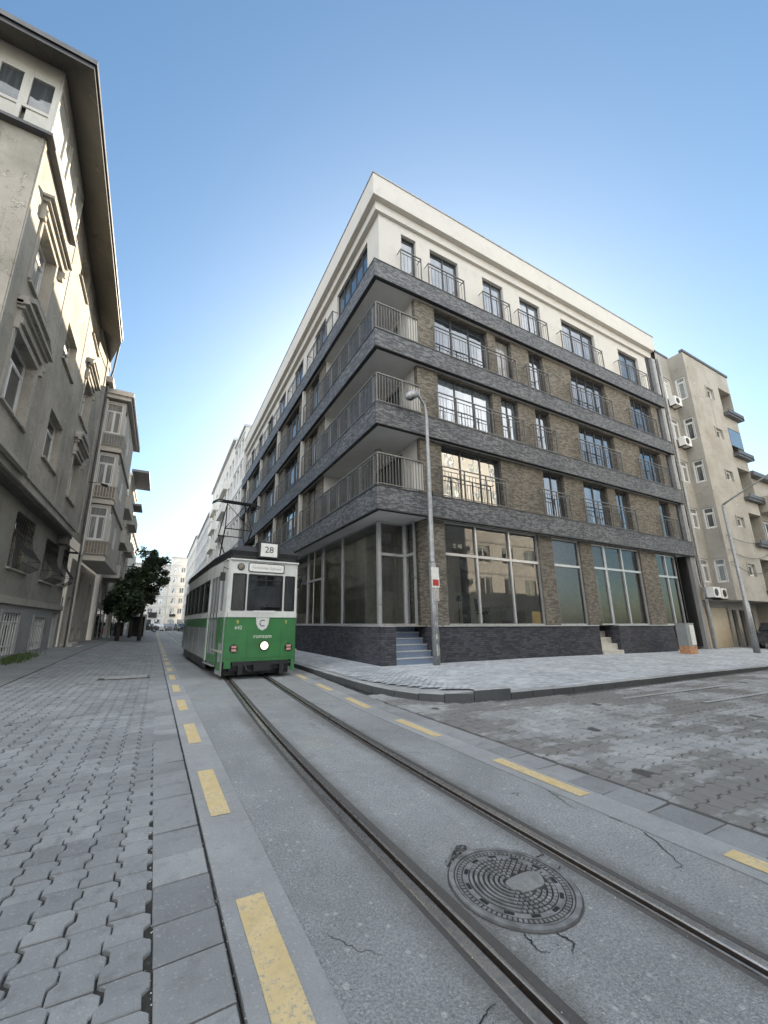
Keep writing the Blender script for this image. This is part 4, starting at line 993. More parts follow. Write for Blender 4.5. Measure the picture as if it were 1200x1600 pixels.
# street lamp in front of the corner building
lp = empty('street_lamp', (7.86, 10.10, zw(7.86, 10.1) + 0.005)); tag(lp, 'tall grey street lamp with peeling posters in front of the corner shop', 'street lamp')
b = MB(); b.tube([(0, 0, 0), (0, 0, 3.2)], 0.115, 14); b.build('lower_pole', M['galvplain'], lp, smooth=True)
b = MB(); b.tube([(0, 0, 3.2), (0, 0, 3.26), (0.02, 0, 5.4), (0.03, 0, 8.25), (0.02, 0, 8.7), (-0.06, -0.02, 9.0), (-0.30, -0.05, 9.25), (-0.52, -0.08, 9.30)], [0.115, 0.09, 0.078, 0.062, 0.058, 0.052, 0.045, 0.045], 12); b.build('upper_pole', M['galvplain'], lp, smooth=True)
b = MB(); b.tube([(-0.34, -0.06, 9.30), (-0.42, -0.07, 9.28), (-0.66, -0.10, 9.20), (-0.86, -0.14, 9.02), (-0.95, -0.15, 8.95)], [0.05, 0.12, 0.155, 0.12, 0.03], 12)
hd = b.build('lamp_head', M['galvplain'], lp, smooth=True)
b = MB(); b.tube([(-0.52, -0.08, 9.14), (-0.70, -0.10, 9.06), (-0.84, -0.13, 8.95)], [0.05, 0.115, 0.05], 12); b.build('lens', M['black'], hd, smooth=True)
b = MB(); b.tube([(0, 0, 0.02), (0.01, 0, 2.0)], 0.1165, 14); rn = random.Random(3)
for i in range(26):
    a = rn.uniform(-2.6, -0.6); z = rn.uniform(0.2, 2.7); w_, h_ = rn.uniform(0.12, 0.5), rn.uniform(0.06, 0.28); b = MB()
    for j in range(3):
        a0, a1 = a + w_ * j / 3, a + w_ * (j + 1) / 3; r_ = 0.1165 + 0.0004 * (i % 5)
        b.quad((r_ * math.cos(a0), r_ * math.sin(a0), z), (r_ * math.cos(a1), r_ * math.sin(a1), z), (r_ * math.cos(a1), r_ * math.sin(a1), z + h_ * (1 - 0.2 * (j % 2))), (r_ * math.cos(a0), r_ * math.sin(a0), z + h_))
    b.build('poster_scrap', M['peeled'], lp)
b = MB(); b.box(0.10, 0.15, -0.06, 0.05, 5.55, 5.7); b.build('bracket', M['black'], lp)
ps = empty('sign', (7.86, 9.975, 0)); tag(ps, 'small white sign with red panel strapped to the street lamp', 'sign')
b = MB(); b.prism([(-0.15, 0), (0.15, 0), (0.15, -0.012), (-0.15, -0.012)], 2.62, 2.96); b.prism([(-0.15, 0), (0.15, 0), (0.11, -0.01), (-0.11, -0.01)], 2.961, 3.28); b.build('board', M['signwhite'], ps)
MB().box(-0.115, 0.115, -0.018, -0.0125, 2.68, 2.88).build('red_panel', M['red'], ps)
b = MB(); b.prism([(-0.10, 0), (0.12, 0), (0.12, -0.008), (-0.10, -0.008)], 2.2, 2.60); b.build('torn_notice', M['peeled'], ps)
# utility cabinet by the entrance recess
uc = empty('utility_cabinet', (21.65, 9.45, zw(21.6, 9.4) + 0.005)); tag(uc, 'narrow pale utility cabinet with orange base on the pavement', 'utility cabinet')
MB().box(-0.34, 0.34, -0.2, 0.2, 0.35, 1.32).build('body', M['tramgrey'], uc); MB().box(-0.34, 0.34, -0.2, 0.2, 0, 0.349).build('base', M['orange'], uc); MB().box(-0.05, 0.33, -0.214, -0.202, 0.40, 1.28).build('door', M['signwhite'], uc); MB().box(-0.36, 0.36, -0.22, 0.22, 1.321, 1.36).build('lid', M['tramgrey'], uc)
# wall lamp on the shop's left side
wl = empty('wall_lantern', (6.74, 19.25, 3.3)); tag(wl, 'black hooked lantern bracket on the shop frame behind the tram', 'lantern')
MB().tube([(0, 0, 0.5), (-0.25, 0, 0.62), (-0.42, 0, 0.45)], 0.025, 8).build('bracket', M['black'], wl); MB().tube([(-0.42, 0, 0.45), (-0.42, 0, 0.38), (-0.42, 0, 0.0), (-0.42, 0, -0.04)], [0.03, 0.12, 0.09, 0.04], 8).build('lantern', M['black'], wl)

# ================================================================== OLD HOUSE ON THE LEFT
HA = empty('old_apartment_house', (-4.3, 11.2, 0)); tag(HA, 'old weathered grey plaster house on the left with wide dark eaves and stone window hoods', 'building')
FA = Facade(HA, -4.3, 11.2, R(90)); ua = lambda Y: Y - 11.2          # faces the street
FN = Facade(HA, -4.3, 11.2, 0)                                        # faces the camera, u negative
HAL = 14.3
wa = [(12.25, 13.85, 11.0, 13.1, 2), (16.35, 18.1, 11.35, 12.9, 2), (20.3, 22.1, 10.95, 13.0, 2), (12.15, 14.15, 7.25, 9.35, 2), (16.35, 18.3, 7.3, 9.2, 2), (20.6, 22.3, 7.1, 9.2, 2),
      (16.5, 18.0, 15.25, 16.5, 1), (20.0, 21.8, 15.2, 16.1, 1)]
b = MB(); b.wall(0, HAL, 5.75, 17.7, [(ua(a), ua(c), z0, z1) for a, c, z0, z1, n in wa], y=0, depth=0.32)
FA.put('upper_wall', b, M['oldplaster'])
for a, c, z0, z1, n in wa:
    window(FA, ua(a) + 0.02, z0, c - a - 0.04, z1 - z0, n, 'pvc', y=0.24, tr=0.5 if n == 2 else 0, pm='paneold', sill='oldtrim')
def hood(F, u0, u1, z, arch=False, name='window_hood'):
    b = MB(); b.box(u0 + 0.05, u1 - 0.05, -0.10, -0.002, z, z + 0.22); b.box(u0 - 0.03, u1 + 0.03, -0.18, -0.002, z + 0.221, z + 0.33); b.box(u0 - 0.10, u1 + 0.10, -0.28, -0.002, z + 0.331, z + 0.42)
    m = (u0 + u1) / 2
    if arch:
        n = 10; P = []
        for i in range(n + 1):
            t = i / n; P.append((u0 - 0.10 + (u1 - u0 + 0.2) * t, z + 0.42 + 0.36 * min(1.0, t / 0.2, (1 - t) / 0.2)))
        for (x0, za), (x1, zb) in zip(P, P[1:]):
            for y, dz, dn in ((-0.24, 0.16, 0), (-0.14, 0.0, -0.12)):
                i = b.add([(x0, y, za + dn), (x1, y, zb + dn), (x1, y, zb + dz), (x0, y, za + dz), (x0, -0.002, za + dn), (x1, -0.002, zb + dn), (x1, -0.002, zb + dz), (x0, -0.002, za + dz)])
                for q in ((0, 1, 2, 3), (3, 2, 6, 7), (0, 4, 5, 1), (1, 5, 6, 2), (0, 3, 7, 4)): b.f.append(tuple(i + a for a in q)); b.mi.append(0)
        b.quad((u0, -0.06, z + 0.42), (u1, -0.06, z + 0.42), (m + (u1 - u0) * 0.3, -0.06, z + 0.74), (m - (u1 - u0) * 0.3, -0.06, z + 0.74))
        for i in range(-2, 3): b.box(m + i * 0.2 - 0.06, m + i * 0.2 + 0.06, -0.11, -0.061, z + 0.5, z + 0.72 - abs(i) * 0.08)
    for x in (u0 + 0.02, u1 - 0.16): b.box(x, x + 0.14, -0.13, -0.002, z - 0.38, z - 0.002); b.box(x + 0.02, x + 0.12, -0.17, -0.131, z - 0.2, z - 0.03)
    return F.put(name, b, M['oldtrim'])
hood(FA, ua(11.95), ua(14.45), 13.35); hood(FA, ua(11.95), ua(14.45), 9.62, True); hood(FA, ua(20.35), ua(22.55), 9.42, True); hood(FA, ua(20.1), ua(22.3), 13.2, True)
def surround(F, u0, u1, z0, z1, w=0.13, p=0.05, name='window_surround', mat='oldtrim'):
    b = MB(); b.box(u0 - w, u0 - 0.002, -p, -0.002, z0, z1 + w); b.box(u1 + 0.002, u1 + w, -p, -0.002, z0, z1 + w); b.box(u0 - 0.001, u1 + 0.001, -p, -0.002, z1 + 0.002, z1 + w); return F.put(name, b, M[mat])
surround(FA, ua(12.15), ua(14.15), 7.25, 9.35, 0.16); surround(FA, ua(12.25), ua(13.85), 11.0, 13.1); surround(FA, ua(20.6), ua(22.3), 7.1, 9.2); surround(FA, ua(20.3), ua(22.1), 10.95, 13.0)
# joints and shallow pilasters in the plaster
b = MB(); b.box(0.02, 0.16, -0.035, -0.002, 6.16, 14.9); b.box(ua(15.3), ua(15.36), -0.02, -0.002, 6.16, 17.2); b.box(ua(19.0), ua(19.06), -0.02, -0.002, 6.16, 17.2); b.box(ua(24.4), ua(24.7), -0.05, -0.002, 6.16, 16.6)
FA.put('pilaster', b, M['oldtrim'])
b = MB(); b.box(-0.35, HAL - 2.3, -0.16, 0.0, 5.98, 6.16); b.box(-0.3, HAL - 2.4, -0.10, 0.5, 5.70, 5.979); b.box(0.75, 3.2, -0.30, -0.161, 5.90, 6.02)
FA.put('string_course', b, M['oldtrim'])
b = MB(); b.box(-0.28, HAL - 2.2, 0.0, 0.42, 5.60, 5.699); FA.put('overhang_soffit', b, M['soffitdark'])
FA.put('corbel', MB().box(0.4, 1.1, -0.0, 0.42, 5.1, 5.6), M['soffitdark']); FA.put('corbel', MB().box(HAL - 3.2, HAL - 2.5, 0.0, 0.42, 5.2, 5.6), M['soffitdark'])
# glazed white bay under the eaves, wraps the corner
b = MB(); y0 = -0.16
b.box(-0.16, 3.4, y0, y0 + 0.05, 14.98, 15.30); b.box(-0.16, 3.4, y0, y0 + 0.05, 16.75, 17.55)
for u in (-0.16, 0.85, 1.45, 2.4, 3.32): b.box(u, u + 0.08, y0 - 0.012, y0 + 0.06, 15.301, 16.749)
b.box(3.34, 3.4, y0 + 0.051, 0.0, 14.98, 17.55)

gl = FA.put('glazed_bay', b, M['agedwhite'])
g_ = MB(); g_.quad((-0.1, y0 + 0.035, 15.3), (3.35, y0 + 0.035, 15.3), (3.35, y0 + 0.035, 16.75), (-0.1, y0 + 0.035, 16.75)); g_.build('pane', M['panecurtain'], gl)
b = MB()
b.box(-4.0, 0.12, -0.16, -0.11, 16.70, 17.55); b.box(-4.0, 0.12, -0.16, -0.11, 15.50, 15.60)
for k_ in range(6):
    u1 = 0.12 - 0.70 * k_; b.box(u1 - 0.11, u1, -0.165, -0.105, 15.0, 16.699); b.box(u1 - 0.70, u1 - 0.61, -0.161, -0.11, 15.601, 16.699)
    b.box(u1 - 0.6, u1 - 0.12, -0.13, -0.12, 15.0, 15.499)
gl = FN.put('glazed_bay', b, M['agedwhite'])
g_ = MB(); g_.quad((-3.9, -0.125, 15.55), (0.05, -0.125, 15.55), (0.05, -0.125, 16.72), (-3.9, -0.125, 16.72)); g_.build('pane', M['paneold'], gl)
b = MB(); b.box(-4.0, 0.22, -0.20, 0.2, 14.88, 14.978); b.box(-0.02, 0.2, 0.201, 3.5, 14.88, 14.978); FN.put('bay_ledge', b, M['gutter'])
# wall facing the camera
b = MB(); b.wall(-12, 0, 5.75, 17.7, [(-3.6, -2.0, 11.2, 13.1), (-3.6, -2.0, 7.3, 9.3), (-7.5, -6, 11.2, 13.1)], y=0, depth=0.3); b.wall(-12, -0.45, 0, 5.75, [], y=0.3); FN.put('side_wall', b, M['oldplaster'])
for z in (11.2, 7.3): window(FN, -3.6, z, 1.6, 1.95, 2, 'pvc', y=0.2, tr=0.5, pm='paneold', sill='oldtrim')
hood(FN, -4.1, -1.5, 13.35); hood(FN, -4.1, -1.5, 9.6)
b = MB(); b.box(-12, -0.9, -0.03, -0.002, 14.0, 14.5); FN.put('plaster_panel', b, M['oldplaster'])
# eaves: sloping a little towards the far end
def ze(y): return 17.05 - 0.088 * (y - 10.3)
b = MB(); yA, yB = 10.3, 21.4
P = lambda x, y, z: (x + 4.3, y - 11.2, z)
b.setm(0)
b.quad(P(-3.3, yA, ze(yA)), P(-4.45, yA + 0.9, 17.55), P(-4.45, yB, 16.62), P(-3.3, yB, ze(yB)))
b.quad(P(-3.3, yA, ze(yA)), P(-14, yA, ze(yA)), P(-14, yA + 0.95, 17.55), P(-4.45, yA + 0.95, 17.55))
b.quad(P(-3.3, yB, ze(yB)), P(-4.45, yB, 16.62), P(-4.45, yB, 17.2), P(-3.3, yB, ze(yB) + 0.3))
b.setm(1)
e0, e1 = ze(yA), ze(yB)
b.quad(P(-3.3, yA, e0 - 0.03), P(-3.3, yB, e1 - 0.03), P(-3.3, yB, e1 + 0.22), P(-3.3, yA, e0 + 0.22))
b.quad(P(-14, yA, e0 - 0.03), P(-3.3, yA, e0 - 0.03), P(-3.3, yA, e0 + 0.22), P(-14, yA, e0 + 0.22))
b.quad(P(-3.24, yA - 0.06, e0 + 0.10), P(-3.24, yB, e1 + 0.10), P(-3.24, yB, e1 + 0.27), P(-3.24, yA - 0.06, e0 + 0.27)); b.quad(P(-14, yA - 0.06, e0 + 0.1), P(-3.24, yA - 0.06, e0 + 0.10), P(-3.24, yA - 0.06, e0 + 0.27), P(-14, yA - 0.06, e0 + 0.27))
b.quad(P(-3.24, yA - 0.06, e0 + 0.10), P(-3.31, yA - 0.0, e0 + 0.10), P(-3.31, yB, e1 + 0.1), P(-3.24, yB, e1 + 0.10))
b.setm(1)
b.quad(P(-3.24, yB, e1 + 0.27), P(-4.4, 25.5, 16.9), P(-9, 25.5, 19.0), P(-9, yB - 3, 19.6))
b.setm(2)
b.quad(P(-3.24, yA - 0.06, e0 + 0.27), P(-3.24, yB, e1 + 0.27), P(-9, yB - 3, 19.6), P(-9, yA + 5.5, 19.8)); b.quad(P(-14, yA - 0.06, e0 + 0.27), P(-3.24, yA - 0.06, e0 + 0.27), P(-9, yA + 5.5, 19.8), P(-14, yA + 5.5, 19.8))
b.build('roof', [M['soffitdark'], M['gutter'], M['rooftile']], HA)
b = MB(); b.box(ua(21.45), HAL, -0.06, 0.3, 16.6, 16.85); FA.put('parapet', b, M['oldtrim'])
# lower wall, set back
FA2 = Facade(HA, -4.7, 11.2, R(90)); s_ = 0.985
wl_ = [(16.6, 18.7, 3.35, 5.25), (20.7, 22.9, 3.3, 5.1), (24.15, 25.25, 3.4, 5.2)]
wb_ = [(16.9, 18.8, 0.42, 1.85), (20.7, 22.4, 0.42, 1.75), (13.2, 15.0, 0.4, 1.85)]
b = MB(); b.wall(0, HAL, 2.40, 5.62, [(ua(a), ua(c), z0, z1) for a, c, z0, z1 in wl_], y=0, depth=0.3); FA2.put('lower_wall', b, M['oldlower'])
b = MB(); b.wall(0, HAL, -0.05, 2.15, [(ua(a), ua(c), z0, z1) for a, c, z0, z1 in wb_] + [(ua(23.95), ua(25.0), 0.2, 2.0)], y=-0.06, depth=0.25); FA2.put('basement_wall', b, M['basement'])
b = MB(); b.box(-0.1, HAL, -0.14, 0.0, 2.151, 2.399); FA2.put('plinth_moulding', b, M['oldtrim'])
for a, c, z0, z1 in wl_:
    window(FA2, ua(a) + 0.02, z0, c - a - 0.04, z1 - z0, 2, 'wood', y=0.2, tr=0.5, pm='paneold', sill='oldtrim')
def belly_grille(F, u0, u1, z0, z1, name='window_grille', sweep=0.42):
    b = MB(); n = int((u1 - u0) / 0.16)
    prof = [(-0.03, z1), (-0.04, z0 + 1.15), (-0.12, z0 + 0.85), (-sweep, z0 + 0.42), (-sweep * 0.9, z0 + 0.15), (-0.12, z0 - 0.02)]
    for i in range(n + 1):
        x = u0 + (u1 - u0) * i / n; b.tube([(x, p[0], p[1]) for p in prof], 0.012, 5)
    for k_ in (0, 1, 3, 4): b.tube([(u0, prof[k_][0] - 0.01, prof[k_][1]), (u1, prof[k_][0] - 0.01, prof[k_][1])], 0.015, 5)
    for x in (u0, u1):
        for k_ in (1, 3): b.tube([(x, prof[k_][0], prof[k_][1]), (x, -0.002, prof[k_][1])], 0.012, 5)
    for i in range(0, n, 2):
        x = u0 + (u1 - u0) * (i + 0.5) / n; b.tube([(x + 0.09 * math.cos(t), -0.05, z1 - 0.45 + 0.16 * math.sin(t)) for t in [q * math.pi / 4 for q in range(9)]], 0.009, 4, False)
    return F.put(name, b, M['ironblack'])
for a, c, z0, z1 in wl_: belly_grille(FA2, ua(a) + 0.05, ua(c) - 0.05, z0, z1)
for a, c, z0, z1 in wb_:
    window(FA2, ua(a) + 0.02, z0, c - a - 0.04, z1 - z0, 2, 'pvc', y=0.10, tr=0.35, pm='paneold')
    b = MB(); n = 7
    for i in range(n): x = ua(a) + 0.1 + (c - a - 0.2) * i / (n - 1); b.tube([(x, -0.03, z0), (x, -0.03, z1)], 0.018, 6)
    for z in (z0 + 0.3, z1 - 0.3): b.box(ua(a), ua(c), -0.05, -0.03, z - 0.02, z + 0.02)
    FA2.put('window_bars', b, M['pvc'])
    surround(FA2, ua(a), ua(c), z0, z1, 0.12, 0.10, mat='basement')
b = MB(); b.box(ua(23.98), ua(24.97), 0.08, 0.13, 0.21, 1.98)
for i in range(5): b.box(ua(24.05) + 0.18 * i, ua(24.05) + 0.18 * i + 0.11, 0.065, 0.079, 0.35, 1.7)
FA2.put('basement_door', b, M['pvc'])
b = MB(); b.tube([(ua(25.3), -0.10, 0.25), (ua(25.3), -0.10, 5.4), (ua(25.3), -0.08, 6.2), (ua(25.3), -0.07, 15.6), (ua(24.8), -0.3, 16.3), (ua(21.6), -0.9, 16.0)], 0.05, 8)
FA.put('downpipe', b, M['gutter'])
b = MB(); b.box(ua(25.1), ua(25.2), -0.45, -0.001, 5.15, 5.25); b.prof([(-0.62, 5.05), (-0.001, 5.5), (-0.001, 5.55), (-0.62, 5.10)], 0, 0, ua(24.6), ua(25.45)); FA2.put('door_canopy', b, M['gutter'])

def generic(name, label, x, y, th, L, H, D, wallmat, fl0, fh, wins, nf, ww=1.3, wh=1.5, style='pvc', pm='pane', roofmat='fargrey', cornice=0.25, group=None, cat='building', bal=(), sidewins=0, gf=True, depth=0.15, parapet=0.0):
    """plain street house: front with window holes, sides, roof, ledges"""
    root = empty(name, (x, y, 0)); tag(root, label, cat, group)
    F = Facade(root, x, y, th); holes = []
    for f in range(nf):
        for u in wins: holes.append((u - ww / 2, u + ww / 2, fl0 + fh * f + 0.9, fl0 + fh * f + 0.9 + wh))
    b = MB(); b.wall(0, L, 0, H, holes, y=0, depth=depth)
    sh = []
    if sidewins:
        for f in range(nf):
            for i in range(sidewins):
                v = D * (i + 0.5) / sidewins; sh.append((v - 0.6, v + 0.6, fl0 + fh * f + 0.9, fl0 + fh * f + 0.9 + wh))
    b.xf(0, D, R(-90)); b.wall(0, D, 0, H, sh, y=0, depth=depth)
    b.xf(L, 0, R(90)); b.wall(0, D, 0, H, sh, y=0, depth=depth)
    b.T = None; b.quad((0, 0, H), (L, 0, H), (L, D, H), (0, D, H)); b.quad((0, D, 0), (0, D, H), (L, D, H), (L, D, 0))
    F.put('wall', b, M[wallmat])
    for (a, c, z0, z1) in holes: window(F, a + 0.01, z0, c - a - 0.02, z1 - z0, 2, style, y=depth - 0.06, pm=pm)
    for side, (ox, oy, t) in enumerate(((0, D, R(-90)), (L, 0, R(90)))):
        for (a, c, z0, z1) in sh:
            # position of the side frame in the facade frame
            px = ox + math.cos(t) * (a + 0.01) - math.sin(t) * (depth - 0.06); py = oy + math.sin(t) * (a + 0.01) + math.cos(t) * (depth - 0.06)
            A_, B_ = win_meshes(c - a - 0.02, z1 - z0, 2, style, 0.0, pm); o = link('window', A_, root, F.at(px, py, z0), th + t); link('pane', B_, o)
    if cornice:
        b = MB(); b.box(-0.05, L + 0.05, -cornice, D, H + 0.002, H + 0.28)
        for f in range(1, nf + 1): b.box(0.01, L - 0.01, -0.06, -0.002, fl0 + fh * f - 0.12, fl0 + fh * f + 0.04) if bal == 'ledge' else None
        F.put('cornice', b, M[roofmat])
    if bal and bal != 'ledge':
        for (u0, u1, p, fs) in bal:
            for f in fs:
                z = fl0 + fh * f; b = MB(); b.box(u0, u1, -p, -0.002, z - 0.1, z + 0.06); b.box(u0, u1, -p, -p + 0.08, z + 0.061, z + 0.95); b.box(u0, u0 + 0.08, -p + 0.081, -0.002, z + 0.061, z + 0.95); b.box(u1 - 0.08, u1, -p + 0.081, -0.002, z + 0.061, z + 0.95)
                F.put('balcony', b, M[wallmat])
    if gf:
        b = MB(); u = 0.8
        while u + 1.6 < L: b.box(u, u + 1.5, -0.03, -0.002, 0.1, 2.6); u += 2.4
        F.put('shopfront', b, M['pane'])
    return root, F

# ---- second house on the left with three stacked bays
HB = empty('house_with_bays', (-4.3, 25.6, 0)); tag(HB, 'narrow cream house with three stacked glazed bay windows, left side', 'building')
FBS = Facade(HB, -4.3, 25.6, R(90)); FBN = Facade(HB, -4.3, 25.95, 0)
BL = 9.0
b = MB(); b.wall(0, BL, 5.0, 15.1, [], y=0); b.wall(0, BL, 0, 5.0, [(0.6, 1.6, 0.3, 2.9), (3.2, 4.4, 3.0, 4.6), (3.0, 4.0, 0.5, 1.2), (5.2, 6.2, 0.5, 1.2), (6.6, 8.0, 1.6, 4.2)], y=0.25, depth=0.25)
b.xf(0, 0.3, 0)
b.T = None
FBS.put('wall', b, M['creamplaster'])
b = MB(); b.box(0.6, 1.6, 0.45, 0.5, 0.3, 2.9); b.box(3.0, 4.0, 0.45, 0.49, 0.5, 1.2); b.box(5.2, 6.2, 0.45, 0.49, 0.5, 1.2); b.box(6.6, 8.0, 0.45, 0.49, 1.6, 4.2); FBS.put('door', b, M['pane'])
window(FBS, 3.2, 3.0, 1.2, 1.6, 2, 'wood', y=0.4, pm='paneold')
for i, (zb, zs, zt) in enumerate(((4.95, 5.3, 8.25), (8.3, 8.65, 11.5), (11.6, 11.95, 14.95))):
    mat = 'creamplaster'
    b = MB(); X0, X1 = 0.03, 1.12                   # bay sticks out 1.1 m (local x in FBN)
    # slab under, body around the windows: near face (faces the camera) and street face
    b.box(0, X1 + 0.10, -0.10, 7.2, zb, zs - 0.12); b.box(0, X1 + 0.02, -0.02, 7.1, zs - 0.119, zs)
    b.wall(0, X1, zs, zt, [(0.10, 0.98, zs + 0.85, zt - 0.12)], y=0.0, depth=0.1)
    b.xf(X1, 0, R(90)); b.wall(0, 7.0, zs, zt, [(0.12, 1.3, zs + 0.85, zt - 0.12), (3.0, 4.2, zs + 0.95, zt - 0.4)], y=0.0, depth=0.1)
    b.T = None; b.quad((0, 7.0, zs), (0, 7.0, zt), (X1, 7.0, zt), (X1, 7.0, zs)); b.quad((0, 0, zt), (X1, 0, zt), (X1, 7.0, zt), (0, 7.0, zt))
    FBN.put('bay', b, M[mat])
    a_, p_ = win_meshes(0.88, zt - zs - 0.97, 2, 'pvc', 0.55, 'panecurtain'); o = link('window', a_, HB, FBN.at(0.10, 0.03, zs + 0.85), 0); link('pane', p_, o)
    a_, p_ = win_meshes(1.18, zt - zs - 0.97, 2, 'pvc', 0.55, 'panecurtain'); o = link('window', a_, HB, FBN.at(X1 - 0.03, 0.12, zs + 0.85), R(90)); link('pane', p_, o)
    a_, p_ = win_meshes(1.2, zt - zs - 1.35, 2, 'pvc', 0.0, 'paneold'); o = link('window', a_, HB, FBN.at(X1 - 0.03, 3.0, zs + 0.95), R(90)); link('pane', p_, o)
    b = MB()
    b.box(0.02, X1 + 0.12, -0.14, -0.10, zs + 0.74, zs + 0.79); b.box(X1 + 0.08, X1 + 0.12, -0.10, 1.5, zs + 0.74, zs + 0.79); b.box(0.02, X1 + 0.12, -0.14, -0.10, zs + 0.02, zs + 0.06)
    for j in range(9):
        x = 0.04 + (X1 + 0.04) * j / 8; b.box(x - 0.018, x + 0.018, -0.138, -0.104, zs + 0.061, zs + 0.739)
    for j in range(10):
        y = 0.02 + 1.45 * j / 9; b.box(X1 + 0.084, X1 + 0.118, y - 0.018, y + 0.018, zs, zs + 0.739)
    FBN.put('bay_railing', b, M['creamplaster' if i == 1 else 'oldtrim'])
    b = MB(); b.box(0.06, X1 + 0.07, -0.096, -0.03, zs + 0.07, zs + 0.73) if i < 2 else b.box(0.06, X1 + 0.07, -0.03, -0.022, zs + 0.07, zs + 0.73)
    FBN.put('railing_infill', b, M['wood' if i < 2 else 'greyplaster'])
b = MB(); b.box(-0.1, 1.35, -0.25, 7.6, 15.05, 15.30); b.box(-0.1, 1.45, -0.35, 8.6, 15.301, 15.62); b.box(-0.45, 0.35, -1.0, 0.1, 15.65, 16.0); b.box(-6, 0, -0.3, BL, 15.05, 15.6); FBN.put('cornice', b, M['creamplaster'])
b = MB(); b.tube([(0.1, -0.12, 0.3), (0.1, -0.12, 14.9)], 0.05, 6); FBS.put('downpipe', b, M['creamplaster'])
b = MB(); b.box(0.2, 2.4, -0.6, 0.24, 0.1, 0.28); b.box(0.4, 2.2, -0.3, 0.24, 0.281, 0.45); FBS.put('doorstep', b, M['marble'])
# lantern-like bracket on the downpipe
bk = empty('wall_lamp', (-4.2, 24.3, 9.0)); tag(bk, 'small dark lamp on a bracket between the two left houses', 'wall lamp'); MB().tube([(0, 0, 0), (0.5, 0, 0.05), (0.72, 0, -0.02)], [0.02, 0.02, 0.06], 8).build('arm', M['black'], bk); MB().tube([(0.6, 0, -0.02), (0.9, 0, -0.08)], [0.05, 0.1], 8).build('lamp_shade', M['black'], bk)
# ---- third, fourth houses further on
r3, F3_ = generic('house_with_balconies', 'cream house with walled balconies beyond the bay house, left side', -4.25, 34.8, R(90), 9.5, 13.4, 8, 'creamplaster', 2.2, 2.9, [1.4, 4.2, 7.2], 4, 1.2, 1.6, pm='paneold', roofmat='creamplaster', bal=[(1.2, 5.6, 1.1, (1, 2, 3))], cornice=0.35)
r4, F4_ = generic('narrow_yellow_house', 'pale yellow house with two jutting flat canopies near the street trees, left side', -4.1, 44.5, R(90), 10, 16.6, 8, 'tan', 3.0, 3.0, [2, 5, 8], 4, 1.2, 1.6, pm='paneold', roofmat='creamplaster', bal=[(2.5, 7.0, 0.7, (1, 2, 3))], cornice=0.1)
b = MB(); b.box(-0.3, 6.0, -1.6, 0, 17.0, 17.25); b.box(1.0, 4.0, -1.2, 0, 13.7, 13.9); F4_.put('canopy', b, M['gutter'])
r5, F5_ = generic('apartment_building', 'grey white apartment block behind the street trees, left side', -4.6, 55, R(90), 22, 14, 9, 'farwhite', 3, 2.9, [2, 5, 8, 11, 14, 17, 20], 4, bal='ledge')
r5b, _ = generic('apartment_building', 'low pale block at the far left end of the tram street', -6.5, 84, R(90), 26, 13, 9, 'fargrey', 3, 2.9, [2, 5, 8, 11, 14, 17, 20, 23], 3, bal='ledge')

# ---- right row beyond the corner building
r6, _ = generic('apartment_building', 'pale block adjoining the corner building on the tram street, projecting flat bays', 6.0, 43.6, R(-90), 6.0, 21.4, 9, 'farwhite', 3.2, 2.95, [1.2, 3.0, 4.8], 6, 1.2, 1.7, bal='ledge', cornice=0.15)
r7, F7 = generic('apartment_building', 'tall cream block with strip balconies, second past the corner building', 6.0, 66, R(-90), 22.2, 22.6, 9, 'farwhite', 3.2, 2.95, [1.5, 4, 6.5, 9, 11.5, 14, 16.5, 19, 21], 6, 1.4, 1.7, bal=[(2.7, 7.8, 0.5, (1, 2, 3, 4, 5)), (12.8, 18, 0.5, (1, 2, 3, 4, 5))], cornice=0.3)
r8, _ = generic('apartment_building', 'grey white block a little lower, third past the corner building', 5.9, 89, R(-90), 22.8, 19.4, 9, 'fargrey', 3.2, 2.95, [1.5, 4, 6.5, 9, 11.5, 14, 16.5, 19, 21.3], 5, 1.4, 1.7, bal='ledge', cornice=0.3, sidewins=2)
r9, _ = generic('apartment_building', 'white block fourth past the corner building, near the street end', 5.7, 122, R(-90), 32.5, 20.2, 9, 'farwhite', 3.2, 2.95, [2, 5, 8, 11, 14, 17, 20, 23, 26, 29], 5, 1.6, 1.7, bal='ledge', cornice=0.3)
r10, F10 = generic('apartment_building', 'broad white block closing the far end of the tram street', -9, 128, R(0), 10.5, 18.5, 10, 'farwhite', 3.2, 3.0, [6.5, 8.8], 5, 1.3, 1.6, bal='ledge', cornice=0.3)
r11, F11 = generic('apartment_building', 'taller white block with vertical ribs at the far end, beside the white one', 1.6, 125, R(0), 7, 20.5, 10, 'farwhite', 3.2, 3.0, [1.5, 3.5, 5.5], 5, 1.2, 1.6, bal='ledge', cornice=0.2)
b = MB(); b.box(6.2, 8.4, -0.3, 0, 3.1, 4.6); F10.put('shop_sign', b, M['black'])
b = MB(); b.box(1.0, 2.6, -0.3, 0, 3.4, 4.1); F11.put('shop_sign', b, M['black'])

